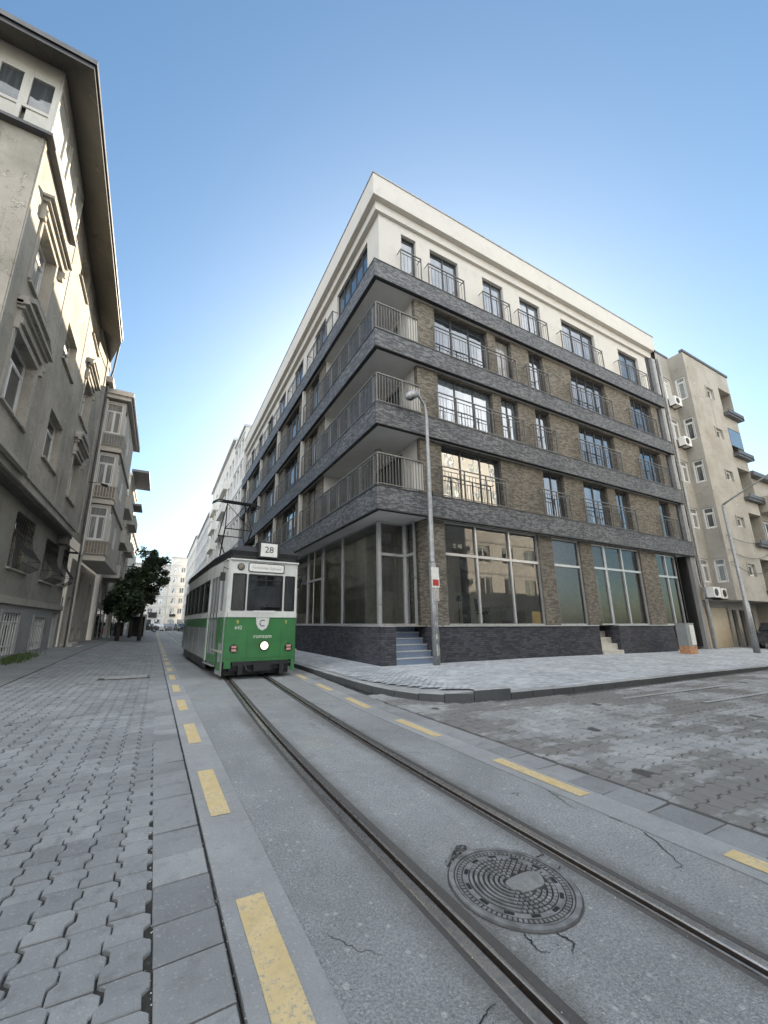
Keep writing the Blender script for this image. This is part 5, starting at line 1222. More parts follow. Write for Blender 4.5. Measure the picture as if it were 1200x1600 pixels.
# ================================================================== TAN BUILDING on the right
TB = empty('tan_apartment_building', (26.65, 9.63, 0)); tag(TB, 'weathered tan apartment building with small windows and recessed balconies, right edge', 'building')
T1 = Facade(TB, 26.65, 10.45, 0); T2 = Facade(TB, 28.2, 10.45, R(-90)); T3 = Facade(TB, 28.2, 9.63, 0)
tz = [(15.3, 16.85), (12.5, 14.0), (9.75, 11.15), (6.9, 8.15), (3.75, 5.1)]
b = MB(); b.wall(0, 1.55, 2.75, 18.5, [(0.1, 1.35, a, c) for a, c in tz], y=0, depth=0.15); T1.put('wall', b, M['tangrey'])
b = MB(); b.wall(0, 0.82, 2.75, 18.5, [(0.14, 0.66, a, c) for a, c in tz], y=0, depth=0.15); T2.put('wall', b, M['tangrey'])
TL = 6.1
bz = [(15.15, 17.2), (12.2, 14.2), (9.2, 11.35), (6.2, 8.3), (3.3, 5.35)]
sm = [(15.95, 16.65), (13.1, 13.7), (10.2, 10.8), (7.2, 7.8), (4.2, 4.9)]
b = MB(); b.wall(0, TL, 2.75, 18.5, [(2.3, 3.2, a, c) for a, c in sm] + [(4.25, TL - 0.02, a, c) for a, c in bz], y=0, depth=0.15)
b.xf(TL, 0, R(90)); b.wall(0, 12, 2.75, 18.5, [], y=0, depth=0.1)
b.T = None; b.quad((0, 0, 18.5), (TL, 0, 18.5), (TL, 12, 18.5), (0, 12, 18.5)); b.quad((0.0, 0.0, 2.76), (TL, 0.0, 2.76), (TL, 1.4, 2.76), (0, 1.4, 2.76)); b.quad((-1.55, 0.82, 18.5), (0, 0.82, 18.5), (0, 12, 18.5), (-1.55, 12, 18.5))
b.quad((-1.55, 0.82, 2.76), (0, 0.82, 2.76), (0, 1.5, 2.76), (-1.55, 1.5, 2.76))
T3.put('wall', b, M['tan'])
b = MB()
for a, c in bz:
    b.box(4.1, TL - 0.001, 1.3, 1.34, a, c); b.box(4.1, TL - 0.001, 0.15, 1.3, a - 0.12, a - 0.002); b.box(4.1, 4.2, 0.15, 1.3, a, c); b.box(4.1, TL - 0.001, 0.15, 1.3, c + 0.002, c + 0.1)
T3.put('balcony_recess', b, M['tangrey'])
for a, c in bz: b = MB(); b.box(4.15, TL + 0.25, -0.25, -0.002, a - 0.1, a + 0.12); b.box(4.15, TL + 0.25, -0.30, -0.251, a + 0.05, a + 0.28); b.box(TL + 0.25, TL + 0.3, -0.3, 1.3, a - 0.1, a + 0.28); T3.put('balcony_ledge', b, M['gutter'])
b = MB(); b.box(4.3, TL - 0.1, 0.0, 0.05, 12.95, 14.15); T3.put('balcony_glazing', b, M['pane'])
for a, c in tz:
    window(T1, 0.1, a, 1.25, c - a, 2, 'pvc', y=0.05, tr=0.35, pm='panecurtain'); window(T2, 0.14, a, 0.52, c - a, 1, 'pvc', y=0.05, tr=0.35, pm='paneold')
for a, c in sm: window(T3, 2.3, a, 0.9, c - a, 1, 'pvc', y=0.08, pm='paneold'); surround(T3, 2.3, 3.2, a, c, 0.09, 0.04, mat='tangrey')
b = MB(); b.box(-1.6, 0.05, -0.01 + 0.8, 1.0, 18.5, 18.65); b.box(-0.05, TL + 0.05, -0.06, 0.15, 18.501, 18.66); T3.put('roof_edge', b, M['gutter'])
T4 = Facade(TB, 26.65, 10.95, 0)
b = MB(); b.wall(0, 10, -0.05, 2.76, [(0.15, 1.35, 0.0, 2.45), (1.6, 3.9, 0.05, 2.4), (4.3, 4.9, 0.1, 2.3), (5.3, 6.0, 0.1, 2.3), (6.4, 7.2, 0.1, 2.3)], y=0, depth=0.2); T4.put('ground_floor_wall', b, M['tangrey'])
b = MB(); b.box(0.15, 1.35, 0.1, 0.16, 0, 2.45); b.box(1.6, 3.9, 0.1, 0.16, 0.05, 2.4)
for i in range(8): b.box(1.6, 3.9, 0.085, 0.099, 0.15 + 0.28 * i, 0.38 + 0.28 * i)
T4.put('roller_shutter', b, M['shutter'])
b = MB(); b.box(4.3, 4.9, 0.15, 0.19, 0.1, 2.3); b.box(5.3, 6.0, 0.15, 0.19, 0.1, 2.3); b.box(6.4, 7.2, 0.15, 0.19, 0.1, 2.3); T4.put('shop_door', b, M['pane'])
b = MB(); b.tube([(0.12, -0.06, 2.9), (0.12, -0.08, 18.0)], 0.06, 8); T1.put('downpipe', b, M['galvplain'])
def ac(x, y, z, th, label):
    o = empty('air_conditioner', (x, y, z), th); tag(o, label, 'air conditioner', 'air conditioners on the tan building')
    MB().box(-0.40, 0.40, -0.16, 0.16, 0, 0.56).build('casing', M['signwhite'], o)
    b = MB(); ringmesh(b, 0.0, 0.20, 0, 0.01, 20)
    me = b; pts = [(p[0] - 0.1, -0.165 - p[2], p[1] + 0.28) for p in b.v]; b.v = pts; b.build('fan_grille', M['black'], o)
    MB().box(-0.35, -0.31, -0.15, 0.3, -0.06, -0.002).box(0.31, 0.35, -0.15, 0.3, -0.06, -0.002).build('bracket', M['black'], o)
ac(27.05, 10.15, 2.88, 0, 'air conditioner low on the tan building, nearest the corner building downpipe'); ac(27.95, 10.15, 2.84, 0, 'air conditioner low on the tan building, right hand one above the garage shutter')
ac(27.45, 10.2, 14.7, 0, 'topmost air conditioner, under the highest tan building window'); ac(27.6, 10.2, 12.0, 0, 'air conditioner under the second highest window of the tan building')
b = MB(); b.tube([(26.9 - 26.65, -0.05, 2.2), (0.35, -0.3, 2.9)], 0.03, 6)
for k_, (z0, sag) in enumerate(((5.6, 0.5), (4.9, 0.7), (6.4, 0.35))):
    c_ = MB(); c_.tube([(28.3 + 6 * t, 9.55 - 0.02 * k_, z0 - sag * 4 * t * (1 - t) + 0.3 * t) for t in [i / 12 for i in range(13)]], 0.014, 5)
    tag(c_.build('cable', M['black']), ['middle slack cable across the tan facade', 'lowest slack cable across the tan facade', 'highest cable across the tan facade'][k_], 'cable', 'cables on the tan facade')
r12, _ = generic('apartment_building', 'lower ochre block behind the arm of the leaning street lamp, far right', 34.5, 9.9, 0, 14, 11.2, 10, 'tan', 2.9, 2.9, [1.5, 4.5, 7.5, 10.5], 2, 1.3, 1.5, bal=[(0.2, 3.2, 1.0, (0, 1, 2))], cornice=0.4, roofmat='gutter')
# second street lamp with the long arm
l2 = empty('street_lamp', (25.75, 8.5, zw(25.7, 8.5))); tag(l2, 'thin angled street lamp with long raised arm before the tan building', 'street lamp')
MB().tube([(0, 0, 0), (0, 0, 2.4), (0, 0, 2.42), (-0.1, 0, 7.4)], [0.13, 0.12, 0.085, 0.06], 10).build('pole', M['galvplain'], l2, smooth=True)
MB().tube([(-0.1, 0, 7.4), (-0.05, -0.2, 7.55), (0.0, -1.9, 8.45), (0.0, -2.6, 8.75)], [0.055, 0.05, 0.04, 0.04], 8).build('arm', M['galvplain'], l2, smooth=True)
MB().tube([(0, -2.6, 8.75), (0, -2.75, 8.78), (0, -3.2, 8.85), (0, -3.35, 8.86)], [0.05, 0.12, 0.11, 0.04], 10).build('lamp_head', M['galvplain'], l2, smooth=True)
# ---- houses behind the camera (they shade, bounce and reflect)
r13, _ = generic('apartment_building', 'pale block across the side street behind the camera', 34, -4.2, R(180), 27.5, 19, 12, 'farwhite', 3.1, 2.9, [2, 5, 8, 11, 14, 17, 20, 23, 26], 5, 1.5, 1.6, bal='ledge')
r14, _ = generic('apartment_building', 'grey block behind the camera on the left street side', -5.0, -26, R(90), 24, 15, 10, 'fargrey', 3.1, 2.9, [2, 5, 8, 11, 14, 17, 20], 4, 1.5, 1.6, bal='ledge')

# ================================================================== TRAM
TX, TY, TTH = 2.70, 11.45, R(2.5)
TR = empty('tram', (TX, TY, 0.0), TTH); tag(TR, 'old green and ivory tram with lit headlamp coming down the street, route 28', 'tram')
LEN = 10.9
PL = [(-1.0, 0.0), (1.0, 0.0), (1.045, 0.07), (1.17, 2.3), (1.17, 8.6), (1.045, 10.83), (1.0, LEN), (-1.0, LEN), (-1.045, 10.83), (-1.17, 8.6), (-1.17, 2.3), (-1.045, 0.07)]
def segs():
    n = len(PL)
    for i in range(n):
        p, q = PL[i], PL[(i + 1) % n]; yield i, p, math.atan2(q[1] - p[1], q[0] - p[0]), math.dist(p, q)
ZW0, ZW1, ZT, ZB = 1.86, 2.90, 3.33, 0.47
holes = {0: [(0.08, 0.46, ZW0, ZW1), (0.52, 1.55, ZW0, ZW1), (1.62, 1.93, ZW0, ZW1)],
         2: [(0.25, 0.9, ZW0, ZW1), (1.0, 2.1, 0.75, ZW1)], 3: [(0.12 + 1.25 * i, 0.12 + 1.25 * i + 1.12, ZW0, ZW1 + 0.03) for i in range(5)], 4: [(0.25, 0.9, ZW0, ZW1), (1.0, 2.1, ZW0, ZW1)],
         6: [(0.08, 0.46, ZW0, ZW1), (0.52, 1.55, ZW0, ZW1), (1.62, 1.93, ZW0, ZW1)],
         8: [(0.1, 1.25, ZW0, ZW1), (1.4, 2.0, ZW0, ZW1)], 9: [(0.08 + 1.25 * i, 0.08 + 1.25 * i + 1.12, ZW0, ZW1 + 0.03) for i in range(5)],
         10: [(0.30, 0.58, 0.62, 2.92), (0.66, 0.98, 0.62, 2.92), (1.06, 1.32, 0.62, 2.92), (1.62, 1.86, ZW0, ZW1)]}
low, belt, up, glz = MB(), MB(), MB(), {}
for i, p, th, L in segs():
    zb = ZB if i in (0, 1, 11, 6, 5, 7) else 0.36
    lh = [h for h in holes.get(i, []) if h[2] < 1.6]
    for m_ in (low, belt, up): m_.xf(p[0], p[1], th)
    low.wall(0, L, zb, 1.67, lh, y=0, depth=0.05)
    belt.wall(-0.004, L + 0.004, 1.67, 1.80, lh, y=-0.018, depth=0.02); belt.quad((0, -0.018, 1.67), (0, 0.0, 1.67), (L, 0.0, 1.67), (L, -0.018, 1.67)); belt.quad((0, -0.018, 1.80), (L, -0.018, 1.80), (L, 0.0, 1.80), (0, 0.0, 1.80))
    up.wall(0, L, 1.80, ZT, holes.get(i, []), y=0, depth=0.06)
for m_ in (low, belt, up): m_.T = None
low.build('lower_body', M['green'], TR); belt.build('waist_band', M['cream'], TR); up.build('upper_body', M['cream'], TR)
for i, p, th, L in segs():
    for (a, c, z0, z1) in holes.get(i, []):
        b = MB(); b.box(a, c, 0.035, 0.04, z0, z1); fr = MB(); t = 0.022
        fr.box(a - 0.01, a + t, -0.006, 0.05, z0, z1); fr.box(c - t, c + 0.01, -0.006, 0.05, z0, z1); fr.box(a + t, c - t, -0.006, 0.05, z0 - 0.01, z0 + t); fr.box(a + t, c - t, -0.006, 0.05, z1 - t, z1 + 0.01)
        if i == 0 and c - a > 0.9: fr.box(a + t, c - t, -0.004, 0.045, z1 - 0.17, z1 - 0.145)
        loc = (p[0], p[1], 0)
        nm = 'windscreen' if (i in (0, 6) and c - a > 0.9) else ('door' if z0 < 1 and i == 10 else 'window')
        o = fr.build(nm, M['black' if i != 10 else 'tramgrey'], TR, loc, th); b.build('pane', M['tramglass'], o)
# ivory corner posts, lower skirt on the left, grey panels, door step
b = MB(); b.xf(-1.045, 0.07, 0); b.T = None
def seg(i):
    n = len(PL); p, q = PL[i], PL[(i + 1) % n]; return p, math.atan2(q[1] - p[1], q[0] - p[0]), math.dist(p, q)
p, th, L = seg(10)                      # left side near: runs from (−1.17,2.3) to (−1.045,0.07)
b.xf(p[0], p[1], th); b.box(L - 0.09, L + 0.01, -0.022, 0.0, 0.12, 1.668); b.box(L - 0.66, L - 0.091, -0.02, 0.0, 0.12, 0.22)
_sp = MB(); _sp.T = b.T; _sp.box(0.02, 0.14, -0.022, 0.0, 0.36, 2.75); _sp.build('side_post', M['cream'], TR)
b.build('corner_trim', M['tramgrey'], TR); b = MB(); b.xf(p[0], p[1], th); b.box(L - 0.66, L - 0.091, -0.012, 0.03, 0.22, 0.40); b.box(L - 0.665, L - 0.62, -0.02, 0.0, 0.221, 1.66); b.box(1.36, 1.56, -0.008, 0.0, 0.45, 1.665); b.build('door_post', M['greendark'], TR)
b = MB(); b.xf(p[0], p[1], th); b.box(0.22, 1.5, -0.10, 0.3, 0.30, 0.335); b.box(0.22, 1.5, 0.15, 0.3, 0.336, 0.60); b.build('door_step', M['tramgrey'], TR)
b = MB(); b.xf(p[0], p[1], th); b.box(L - 0.48, L - 0.2, -0.014, -0.001, 0.45, 0.95); b.build('notice_panel', M['tramgrey'], TR)
p9, th9, L9 = seg(9)
b = MB(); b.xf(p9[0], p9[1], th9)
for a, c in ((0.1, 1.5), (1.6, 3.1), (3.2, 4.6), (4.75, 6.15)): b.box(a, c, -0.016, 0.0, 0.40, 1.36)
b.build('side_panel', M['tramgrey'], TR)
b = MB(); b.xf(p9[0], p9[1], th9); b.box(0, L9, 0.02, 0.05, 0.12, 0.36); b.build('skirt', M['black'], TR)
for c_ in children(TR):
    if c_.name.startswith('corner_trim') or c_.name.startswith('x'): pass
# green apron shape under the front
b = MB(); b.prism([(-1.0, 0.0), (-0.82, 0.0), (-0.82, 0.06), (-1.0, 0.06)], 0.30, 0.468); b.prism([(0.90, 0.0), (1.0, 0.0), (1.0, 0.06), (0.90, 0.06)], 0.17, 0.468); b.build('apron_corner', M['green'], TR)
b = MB(); b.box(-0.85, 0.85, 0.10, 0.5, 0.22, 0.46); b.box(-0.78, 0.80, -0.02, 0.10, 0.36, 0.462); b.box(-0.16, 0.16, -0.16, 0.2, 0.26, 0.40); b.box(-0.24, 0.24, -0.20, -0.161, 0.22, 0.42); b.box(-0.62, -0.5, -0.03, 0.3, 0.12, 0.36); b.box(0.55, 0.68, -0.03, 0.3, 0.10, 0.36); b.tube([(-0.45, -0.03, 0.40), (-0.4, -0.1, 0.25), (-0.25, -0.1, 0.2)], 0.02, 6)
b.build('coupler', M['black'], TR)
b = MB(); b.box(-0.92, 0.92, 0.30, 0.36, 0.09, 0.40); b.box(-0.92, -0.86, 0.361, 1.3, 0.09, 0.40); b.box(0.86, 0.92, 0.361, 1.3, 0.09, 0.40); b.box(-0.86, 0.86, 0.361, 1.3, 0.30, 0.40); b.build('lifeguard_shade_fill', M['black'], TR)  # lifeguard plate added in black to fill in the darkness under the front
b = MB(); b.box(-0.95, 0.95, 1.6, 9.3, 0.30, 0.62); b.box(-0.72, 0.72, 2.6, 4.6, 0.12, 0.30); b.box(-0.72, 0.72, 6.4, 8.4, 0.12, 0.30); b.build('underframe', M['black'], TR)
def wheel_mesh():
    b = MB(); n = 24
    for (r0, x0, x1) in ((0.36, -0.05, 0.05), (0.39, 0.05, 0.075)):
        b.v; pts = [(r0 * math.cos(2 * math.pi * i / n), r0 * math.sin(2 * math.pi * i / n)) for i in range(n)]
        i0 = b.add([(x0, y, z) for y, z in pts] + [(x1, y, z) for y, z in pts])
        for a in range(n):
            q = (a + 1) % n; b.f.append((i0 + a, i0 + q, i0 + n + q, i0 + n + a)); b.mi.append(0)
        b.f.append(tuple(i0 + a for a in range(n))); b.f.append(tuple(i0 + n + a for a in range(n))); b.mi += [0, 0]
    return b.mesh('wheel', M['raildark'])
wm = wheel_mesh()
for y in (2.8, 4.4, 6.6, 8.2):
    for s in (-1, 1): link('wheel', wm, TR, (-0.05 + s * 0.53, y, 0.36), 0 if s > 0 else math.pi)
b = MB(); b.box(-0.99, 0.99, -0.006, -0.0005, 0.56, 0.572); b.box(-0.99, 0.99, -0.012, -0.0005, 1.655, 1.668); b.box(-0.42, -0.412, -0.004, -0.0005, 0.573, 1.30); b.box(0.55, 0.558, -0.004, -0.0005, 0.573, 1.30)
b.build('panel_trim', M['greendark'], TR)
b = MB()
for i in range(22): x = -0.95 + 1.9 * i / 21; b.box(x - 0.008, x + 0.008, -0.0075, -0.0005, 0.512, 0.528)
b.build('rivet_row', M['greendark'], TR); o = bpy.data.objects['rivet_row']; o['kind'] = 'stuff'
# floor, seats, partition
MB().box(-1.1, 1.1, 0.1, LEN - 0.1, 0.70, 0.76).build('floor', M['roomfloor'], TR)
b = MB(); b.box(-1.12, -0.55, 2.4, 2.45, 0.76, 3.2); b.box(0.45, 1.12, 2.4, 2.45, 0.76, 3.2); b.box(-0.55, 0.45, 2.4, 2.45, 2.7, 3.2); b.box(-1.1, 1.1, 8.5, 8.55, 0.76, 3.2); b.build('partition', M['wood'], TR)
sb = MB(); sb.box(-0.2, 0.2, -0.2, 0.2, 0.4, 0.45); sb.box(-0.2, 0.2, 0.17, 0.21, 0.45, 0.95); sb.box(-0.03, 0.03, -0.03, 0.03, 0, 0.4); sm_ = sb.mesh('seat', M['wood'])
for i in range(6):
    for s in (-0.8, 0.72): link('seat', sm_, TR, (s, 3.0 + 0.9 * i, 0.76))
MB().box(-0.45, 0.15, 0.35, 0.55, 0.76, 1.75).build('controller', M['black'], TR)
# roof
def inset(poly, d):
    cx = sum(p[0] for p in poly) / len(poly); cy = sum(p[1] for p in poly) / len(poly)
    return [(p[0] - math.copysign(min(abs(p[0]), d), p[0]), p[1] - math.copysign(d, p[1] - cy)) for p in poly]
b = MB(); rings = [(-0.045, 3.325), (-0.06, 3.36), (-0.05, 3.45), (0.0, 3.58), (0.10, 3.68), (0.32, 3.77), (0.6, 3.81), (0.85, 3.83)]
ids = [b.add([(x, y, z) for x, y in inset(PL, d)]) for d, z in rings]; n = len(PL)
for a, c in zip(ids, ids[1:]):
    for j in range(n): q = (j + 1) % n; b.f.append((a + j, a + q, c + q, c + j)); b.mi.append(0)
b.f.append(tuple(ids[-1] + j for j in range(n))); b.mi.append(0); b.f.append(tuple(ids[0] + j for j in reversed(range(n)))); b.mi.append(0)
b.box(-0.5, 0.5, 1.0, 9.8, 3.72, 3.93); rf = b.build('roof', M['tramroof'], TR)
b = MB(); b.xf(0, 0, 0); b.T = None
for i in (0,): b.box(-1.03, 1.03, -0.05, -0.002, 3.29, 3.335)
b.box(-1.09, -1.05, 0.1, 2.3, 3.29, 3.33)
b.build('rain_strip', M['cream'], TR)
b = MB(); b.prism([(-0.26, -0.085), (0.36, -0.085), (0.36, 0.34), (-0.26, 0.34)], 3.40, 3.89); nb = b.build('number_box', M['black'], TR)
b = MB(); b.box(-0.20, 0.30, -0.105, -0.086, 3.44, 3.84); b.build('sign_face', M['signwhite'], nb)
text('28', 0.27, M['textdark'], nb, (0.05, -0.109, 3.64), 'lettering', sx=1.05)
b = MB()
def rrect(b, x0, x1, z0, z1, r, y0, y1):
    P = []
    for cx, cz, a0 in ((x1 - r, z1 - r, 0), (x0 + r, z1 - r, 90), (x0 + r, z0 + r, 180), (x1 - r, z0 + r, 270)):
        for i in range(5): a = R(a0 + 22.5 * i); P.append((cx + r * math.cos(a), cz + r * math.sin(a)))
    n = len(P); i0 = b.add([(p[0], y0, p[1]) for p in P] + [(p[0], y1, p[1]) for p in P]); b.f.append(tuple(i0 + j for j in reversed(range(n)))); b.mi.append(b.cur)
    for j in range(n): q = (j + 1) % n; b.f.append((i0 + j, i0 + q, i0 + n + q, i0 + n + j)); b.mi.append(b.cur)
rrect(b, -0.51, 0.58, 2.965, 3.245, 0.06, -0.014, 0.0); db = b.build('destination_board', M['black'], TR)
b = MB(); rrect(b, -0.485, 0.555, 2.99, 3.22, 0.045, -0.019, -0.0141); b.build('sign_face', M['signwhite'], db)
text('Ford-moda  Gültepe', 0.105, M['textgrey'], db, (0.035, -0.0215, 3.10), 'lettering')
def lampdisc(name, x, z, r, mat_rim, mat_face, parent=TR, d=0.03, y=0.0):
    b = MB(); n = 24; b.tube([(x, y, z), (x, y - d, z)], [r, r * 0.97], n); o = b.build(name, M[mat_rim], parent)
    b = MB(); b.tube([(x, y - d - 0.0005, z), (x, y - d - 0.012, z), (x, y - d - 0.018, z)], [r * 0.78, r * 0.72, r * 0.35], n); b.build('lens', M[mat_face], o); return o
lampdisc('headlamp', 0.08, 0.88, 0.14, 'black', 'lamp'); lampdisc('vent', -0.72, 3.10, 0.105, 'black', 'wood', d=0.02)
for x in (-0.77, 0.80):
    b = MB(); b.tube([(x, 0, 0.82), (x, -0.025, 0.82)], [0.115, 0.11], 20); o = b.build('tail_lamp', M['black'], TR)
    b = MB(); b.box(x - 0.065, x + 0.065, -0.034, -0.0255, 0.835, 0.895); b.box(x - 0.065, x + 0.065, -0.034, -0.0255, 0.745, 0.805); b.build('lens', M['lampred'], o)
# emblem: shield with a C
b = MB(); P = [(-0.20, 1.668), (0.19, 1.668), (0.17, 1.48), (0.11, 1.36), (-0.005, 1.30), (-0.12, 1.36), (-0.18, 1.48)]
i0 = b.add([(x, -0.012, z) for x, z in P] + [(x, 0, z) for x, z in P]); n = len(P); b.f.append(tuple(i0 + j for j in range(n))[::-1]); b.mi.append(0)
for j in range(n): q = (j + 1) % n; b.f.append((i0 + j, i0 + q, i0 + n + q, i0 + n + j)); b.mi.append(0)
em = b.build('emblem', M['cream'], TR)
b = MB(); b.tube([(0.0 + 0.085 * math.cos(a) , -0.013, 1.51 + 0.085 * math.sin(a)) for a in [R(50 + 26 * k_) for k_ in range(11)]], 0.013, 6); b.build('lettering', M['textdark'], em)
text('romtem', 0.17, M['textcream'], TR, (0.02, -0.004, 1.14), 'lettering', sx=0.95); text('9', 0.15, M['textyellow'], TR, (-0.71, -0.004, 1.53), 'lettering'); text('9', 0.15, M['textyellow'], TR, (0.70, -0.004, 1.53), 'lettering')
text('642', 0.14, M['textcream'], TR, (-0.68, -0.004, 1.38), 'lettering')
text('72', 0.14, M['tramgrey'], TR, (p[0] + math.cos(th) * (L - 0.35) + 0.0, p[1] + math.sin(th) * (L - 0.35), 1.42), 'lettering', th=th)
# windscreen wiper / ivory crest on waist, mirror, side lamps
b = MB(); b.prof([(-0.03, 1.80), (-0.022, 1.86), (0, 1.80)], 0, 0, -0.3, 0.35); b.build('waist_crest', M['cream'], TR)
b = MB(); b.tube([(-1.04, 0.10, 3.02), (-1.2, -0.05, 3.05), (-1.22, -0.06, 2.9)], 0.012, 6); b.box(-1.29, -1.15, -0.08, -0.06, 2.66, 2.9); b.build('mirror', M['black'], TR)
b = MB(); b.tube([(1.04, 0.1, 2.95), (1.2, -0.05, 2.98)], 0.012, 6); b.box(1.14, 1.26, -0.08, -0.06, 2.66, 2.95); b.build('mirror', M['black'], TR)
b = MB(); b.tube([(-0.02, -0.02, 1.9), (0.25, -0.03, 2.35)], 0.008, 5); b.build('wiper', M['black'], TR)
# pantograph
b = MB(); y = 5.0; zt = 6.55
b.box(-0.45, 0.45, y - 0.9, y + 0.9, 3.94, 4.0)
for s in (-0.42, 0.42):
    b.tube([(s, y - 0.8, 4.0), (s * 1.25, y + 0.75, 5.2)], 0.026, 6); b.tube([(s, y + 0.8, 4.0), (s * 1.25, y - 0.75, 5.2)], 0.026, 6)
    b.tube([(s * 1.25, y + 0.75, 5.2), (s * 0.9, y, zt - 0.1)], 0.022, 6); b.tube([(s * 1.25, y - 0.75, 5.2), (s * 0.9, y, zt - 0.1)], 0.022, 6)
b.tube([(-0.55, y + 0.75, 5.2), (0.55, y + 0.75, 5.2)], 0.022, 6); b.tube([(-0.55, y - 0.75, 5.2), (0.55, y - 0.75, 5.2)], 0.022, 6)
b.tube([(-0.525, y - 0.75, 5.2), (0.35, y, zt - 0.12)], 0.016, 5); b.tube([(0.525, y - 0.75, 5.2), (-0.35, y, zt - 0.12)], 0.016, 5)
for d in (-0.12, 0.12): b.tube([(-0.98, y + d, zt - 0.14), (-0.8, y + d, zt - 0.02), (-0.65, y + d, zt), (0.65, y + d, zt), (0.8, y + d, zt - 0.02), (0.98, y + d, zt - 0.14)], 0.03, 6)
b.box(-0.6, 0.6, y - 0.12, y + 0.12, zt - 0.05, zt - 0.02)
b.tube([(0.2, y - 1.8, 3.9), (0.2, y - 1.8, 4.15), (0.3, y - 1.6, 4.3)], 0.04, 6); 
MB().box(-0.3, 0.0, y - 2.6, y - 2.2, 3.931, 4.1).build('roof_box', M['tramroof'], TR)
b.build('pantograph', M['ironblack'], TR)
wr = MB(); wr.tube([(2.4, -8, 6.66), (2.45, 16.5, 6.63), (2.2, 40, 6.66), (2.0, 130, 6.7)], 0.006, 4)

# ================================================================== TREES
def tree(name, label, x, y, z0, h, crown, leaf, seed, n=5200, group='street trees on the left pavement', ls=0.15, bare=False):
    root = empty(name, (x, y, z0)); tag(root, label, 'tree', group); rn = random.Random(seed)
    b = MB(); b.tube([(0, 0, -0.05), (0.02, 0, h * 0.16), (-0.05, 0.05, h * 0.33), (0.08, 0.1, h * 0.62)], [0.17, 0.13, 0.11, 0.05], 9)
    ends = []
    for i in range(14):
        a = rn.uniform(0, 6.28); zz = h * rn.uniform(0.22, 0.5); rr = rn.uniform(0.5, 1.0); cx, cy, rx, ry, zc, rz = crown
        e = Vector((cx + rx * rr * math.cos(a) * 0.7, cy + ry * rr * math.sin(a) * 0.7, zc + rz * rn.uniform(-0.6, 0.75)))
        s = Vector((0, 0, zz)); m = s.lerp(e, 0.5) + Vector((0, 0, 0.25)); b.tube([s, m, e], [0.06, 0.04, 0.015], 5); ends.append(e)
    b.build('trunk', M['bark'], root, smooth=True)
    b = MB(); cx, cy, rx, ry, zc, rz = crown; clumps = []
    for i in range(46):
        while True:
            p = Vector((rn.uniform(-1, 1), rn.uniform(-1, 1), rn.uniform(-1, 1)))
            if 0.35 < p.length < 1.0: break
        clumps.append((Vector((cx + p.x * rx, cy + p.y * ry, zc + p.z * rz * (1 if p.z > 0 else 0.85))), rn.uniform(0.22, 0.5) * min(rx, rz) * 0.8))
    for i in range(n):
        c, r = rn.choice(clumps); d = Vector((rn.gauss(0, 1), rn.gauss(0, 1), rn.gauss(0, 0.8))).normalized() * r * (rn.random() ** 0.45); q = c + d
        u = Vector((rn.gauss(0, 1), rn.gauss(0, 1), rn.gauss(0, 0.6))).normalized(); v = u.cross(Vector((rn.gauss(0, 1), rn.gauss(0, 1), rn.gauss(0, 1)))).normalized(); s = ls * rn.uniform(0.6, 1.3)
        b.quad(q - u * s, q + v * s * 0.45, q + u * s, q - v * s * 0.45)
    b.build('crown', M[leaf], root)
    if bare:
        b = MB()
        for i in range(70):
            s = Vector((cx + rn.uniform(-0.7, 0.9) * rx, cy, zc + rz * rn.uniform(0.2, 0.9))); e = s + Vector((rn.gauss(0.1, 0.45), rn.gauss(0, 0.4), rn.uniform(0.4, 1.4)))
            b.tube([s, s.lerp(e, 0.5) + Vector((rn.gauss(0, 0.08), 0, 0)), e], [0.012, 0.008, 0.003], 3, False)
        b.build('bare_twigs', M['bark'], root)
    return root
tree('street_tree', 'largest dark evergreen street tree, nearest the road edge', -1.3, 38.0, 0.15, 8.4, (0.15, 0, 1.5, 1.9, 5.1, 2.7), 'leaf', 5, 6000, bare=True)
tree('street_tree', 'dark evergreen street tree close against the cream house wall', -2.75, 36.2, 0.2, 5.6, (0.1, 0.3, 1.3, 2.2, 3.0, 1.9), 'leaf', 6, 7500)
tree('street_tree', 'dark evergreen street tree behind the largest one, by the yellow house', -2.4, 45.0, 0.2, 7.5, (0.0, 0.2, 1.7, 2.2, 4.6, 2.4), 'leaf', 9, 5000)
# weeds at the foot of the old house
rn = random.Random(21); b = MB()
for i in range(900):
    x, y = -4.45 + rn.gauss(0, 0.16), 18.6 + rn.gauss(0, 0.75); z = zl(x, y) + 0.01; hgt = rn.uniform(0.05, 0.2); dx, dy = rn.gauss(0, 0.05), rn.gauss(0, 0.05)
    b.quad((x - 0.012, y, z), (x + 0.012, y + 0.01, z), (x + dx + 0.01, y + dy, z + hgt), (x + dx - 0.01, y + dy, z + hgt))
tag(b.build('weeds', M['weed']), 'low green weeds growing at the foot of the old grey house', 'weeds', kind='stuff')
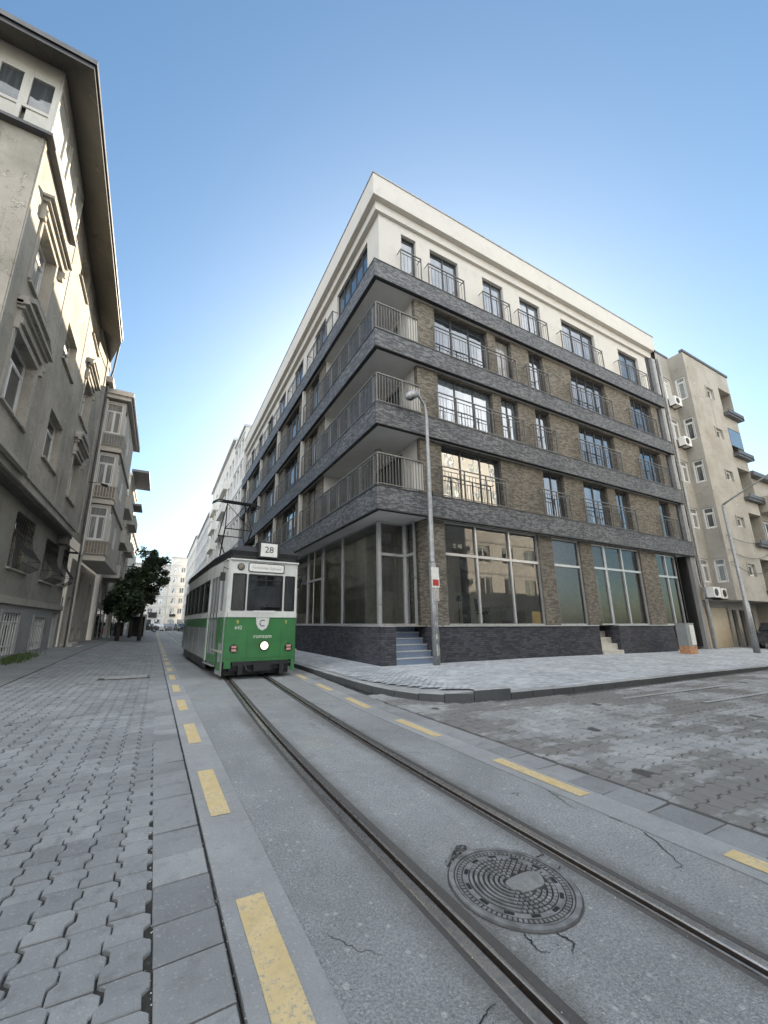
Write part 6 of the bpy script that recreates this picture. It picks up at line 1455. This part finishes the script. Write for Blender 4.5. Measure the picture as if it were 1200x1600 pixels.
# red-white barrier, planter, shop board far left
bw = empty('folding_barrier', (-4.4, 40.5, zl(-4.4, 40))); tag(bw, 'red and white folding barrier on the left pavement by the trees', 'barrier')
MB().box(-0.55, 0.25, 0, 0.05, 0.28, 0.95).build('red_panel', M['red'], bw); MB().box(-0.55, 0.25, -0.01, 0.06, 0.1, 0.279).box(-0.6, -0.551, -0.1, 0.15, 0, 1.0).box(0.251, 0.30, -0.1, 0.15, 0, 1.0).tube([(0.4, -0.2, 0), (0.6, 0.1, 1.0), (0.8, -0.2, 0)], 0.03, 6).build('frame', M['signwhite'], bw)
pt = empty('planter', (-3.55, 47.5, zl(-3.5, 47))); tag(pt, 'tall black planter box standing beneath the dark trees', 'planter'); MB().box(-0.4, 0.4, -0.4, 0.4, 0, 1.3).build('box', M['black'], pt); MB().box(-0.43, 0.43, -0.43, 0.43, 1.301, 1.36).build('rim', M['gutter'], pt)
sg = empty('hanging_sign', (-3.9, 41.0, 3.2)); tag(sg, 'small white upright sign projecting from the cream house wall', 'sign'); MB().box(-0.3, 0.15, -0.05, 0.05, 0.3, 1.5).build('board', M['signwhite'], sg); MB().box(-0.35, -0.301, -0.02, 0.02, 0.7, 1.1).build('bracket', M['black'], sg)
kg = empty('awning_frame', (-2.1, 50, zl(-2, 50))); tag(kg, 'grey framed open kiosk doorway beyond the street trees', 'kiosk')
MB().box(-0.9, -0.75, 0, 1.2, 0, 2.2).box(0.75, 0.9, 0, 1.2, 0, 2.2).box(-0.9, 0.9, 0, 1.2, 2.201, 2.4).build('frame', M['fargrey'], kg); MB().box(-0.74, 0.74, 1.0, 1.1, 0, 2.19).build('door', M['black'], kg)

# ================================================================== CARS at the end of the street
def make_car(mat):
    r = empty('parked_car', (0, 0, 0))
    b = MB(); P = [(-2.05, 0.32), (2.05, 0.32), (2.1, 0.62), (1.95, 0.88), (1.1, 0.98), (0.55, 1.42), (-1.1, 1.45), (-1.75, 1.0), (-2.1, 0.92)]
    b.prof([(p[0], p[1]) for p in P], 0, 0, -0.82, 0.82); b.build('body', M[mat], r)
    b = MB(); b.prof([(1.02, 1.0), (0.56, 1.38), (-1.08, 1.41), (-1.62, 1.02)], 0, 0, -0.825, 0.825); b.quad((-0.7, 1.13, 1.0), (0.7, 1.13, 1.0), (0.62, 0.62, 1.40), (-0.62, 0.62, 1.40)); b.build('windows', M['pane'], r)
    for sx in (-0.78, 0.78):
        for y in (-1.3, 1.3):
            w = MB().tube([(-0.1, 0, 0), (0.1, 0, 0)], 0.32, 16).build('wheel', M['rubber'], r, (sx, y, 0.32)); MB().tube([(-0.105, 0, 0), (0.105, 0, 0)], 0.18, 12).build('rim', M['galvplain'], w)
    for sx in (-0.6, 0.6): MB().box(sx - 0.17, sx + 0.17, -2.12, -2.06, 0.64, 0.8).build('headlight', M['signwhite'], r)
    return r
for (x, y, th, mat, lab) in ((0.0, 88, 8, 'carwhite', 'white car facing the camera at the far end of the tram street'), (2.6, 92, -10, 'cargrey', 'grey car at the far street end, right of the white car'), (4.4, 84, -4, 'carblack', 'dark car at the far street end, closest behind the tram'), (-1.8, 80, 90, 'carblack', 'dark car parked sideways at the far end beside the left kerb'), (1.4, 99, 84, 'cargrey', 'grey car crossing at the far end behind the others')):
    c_ = make_car(mat); c_.location = (x, y, 0.0); c_.rotation_euler = (0, 0, R(th)); tag(c_, lab, 'car', 'cars at the far end of the street')
cr = empty('parked_car', (31.6, 9.0, 0.12), R(90)); cr2 = make_car('carblack'); 
for ch in children(cr2): ch.parent = cr
bpy.data.objects.remove(cr2); tag(cr, 'dark car parked before the shops at the right edge', 'car')
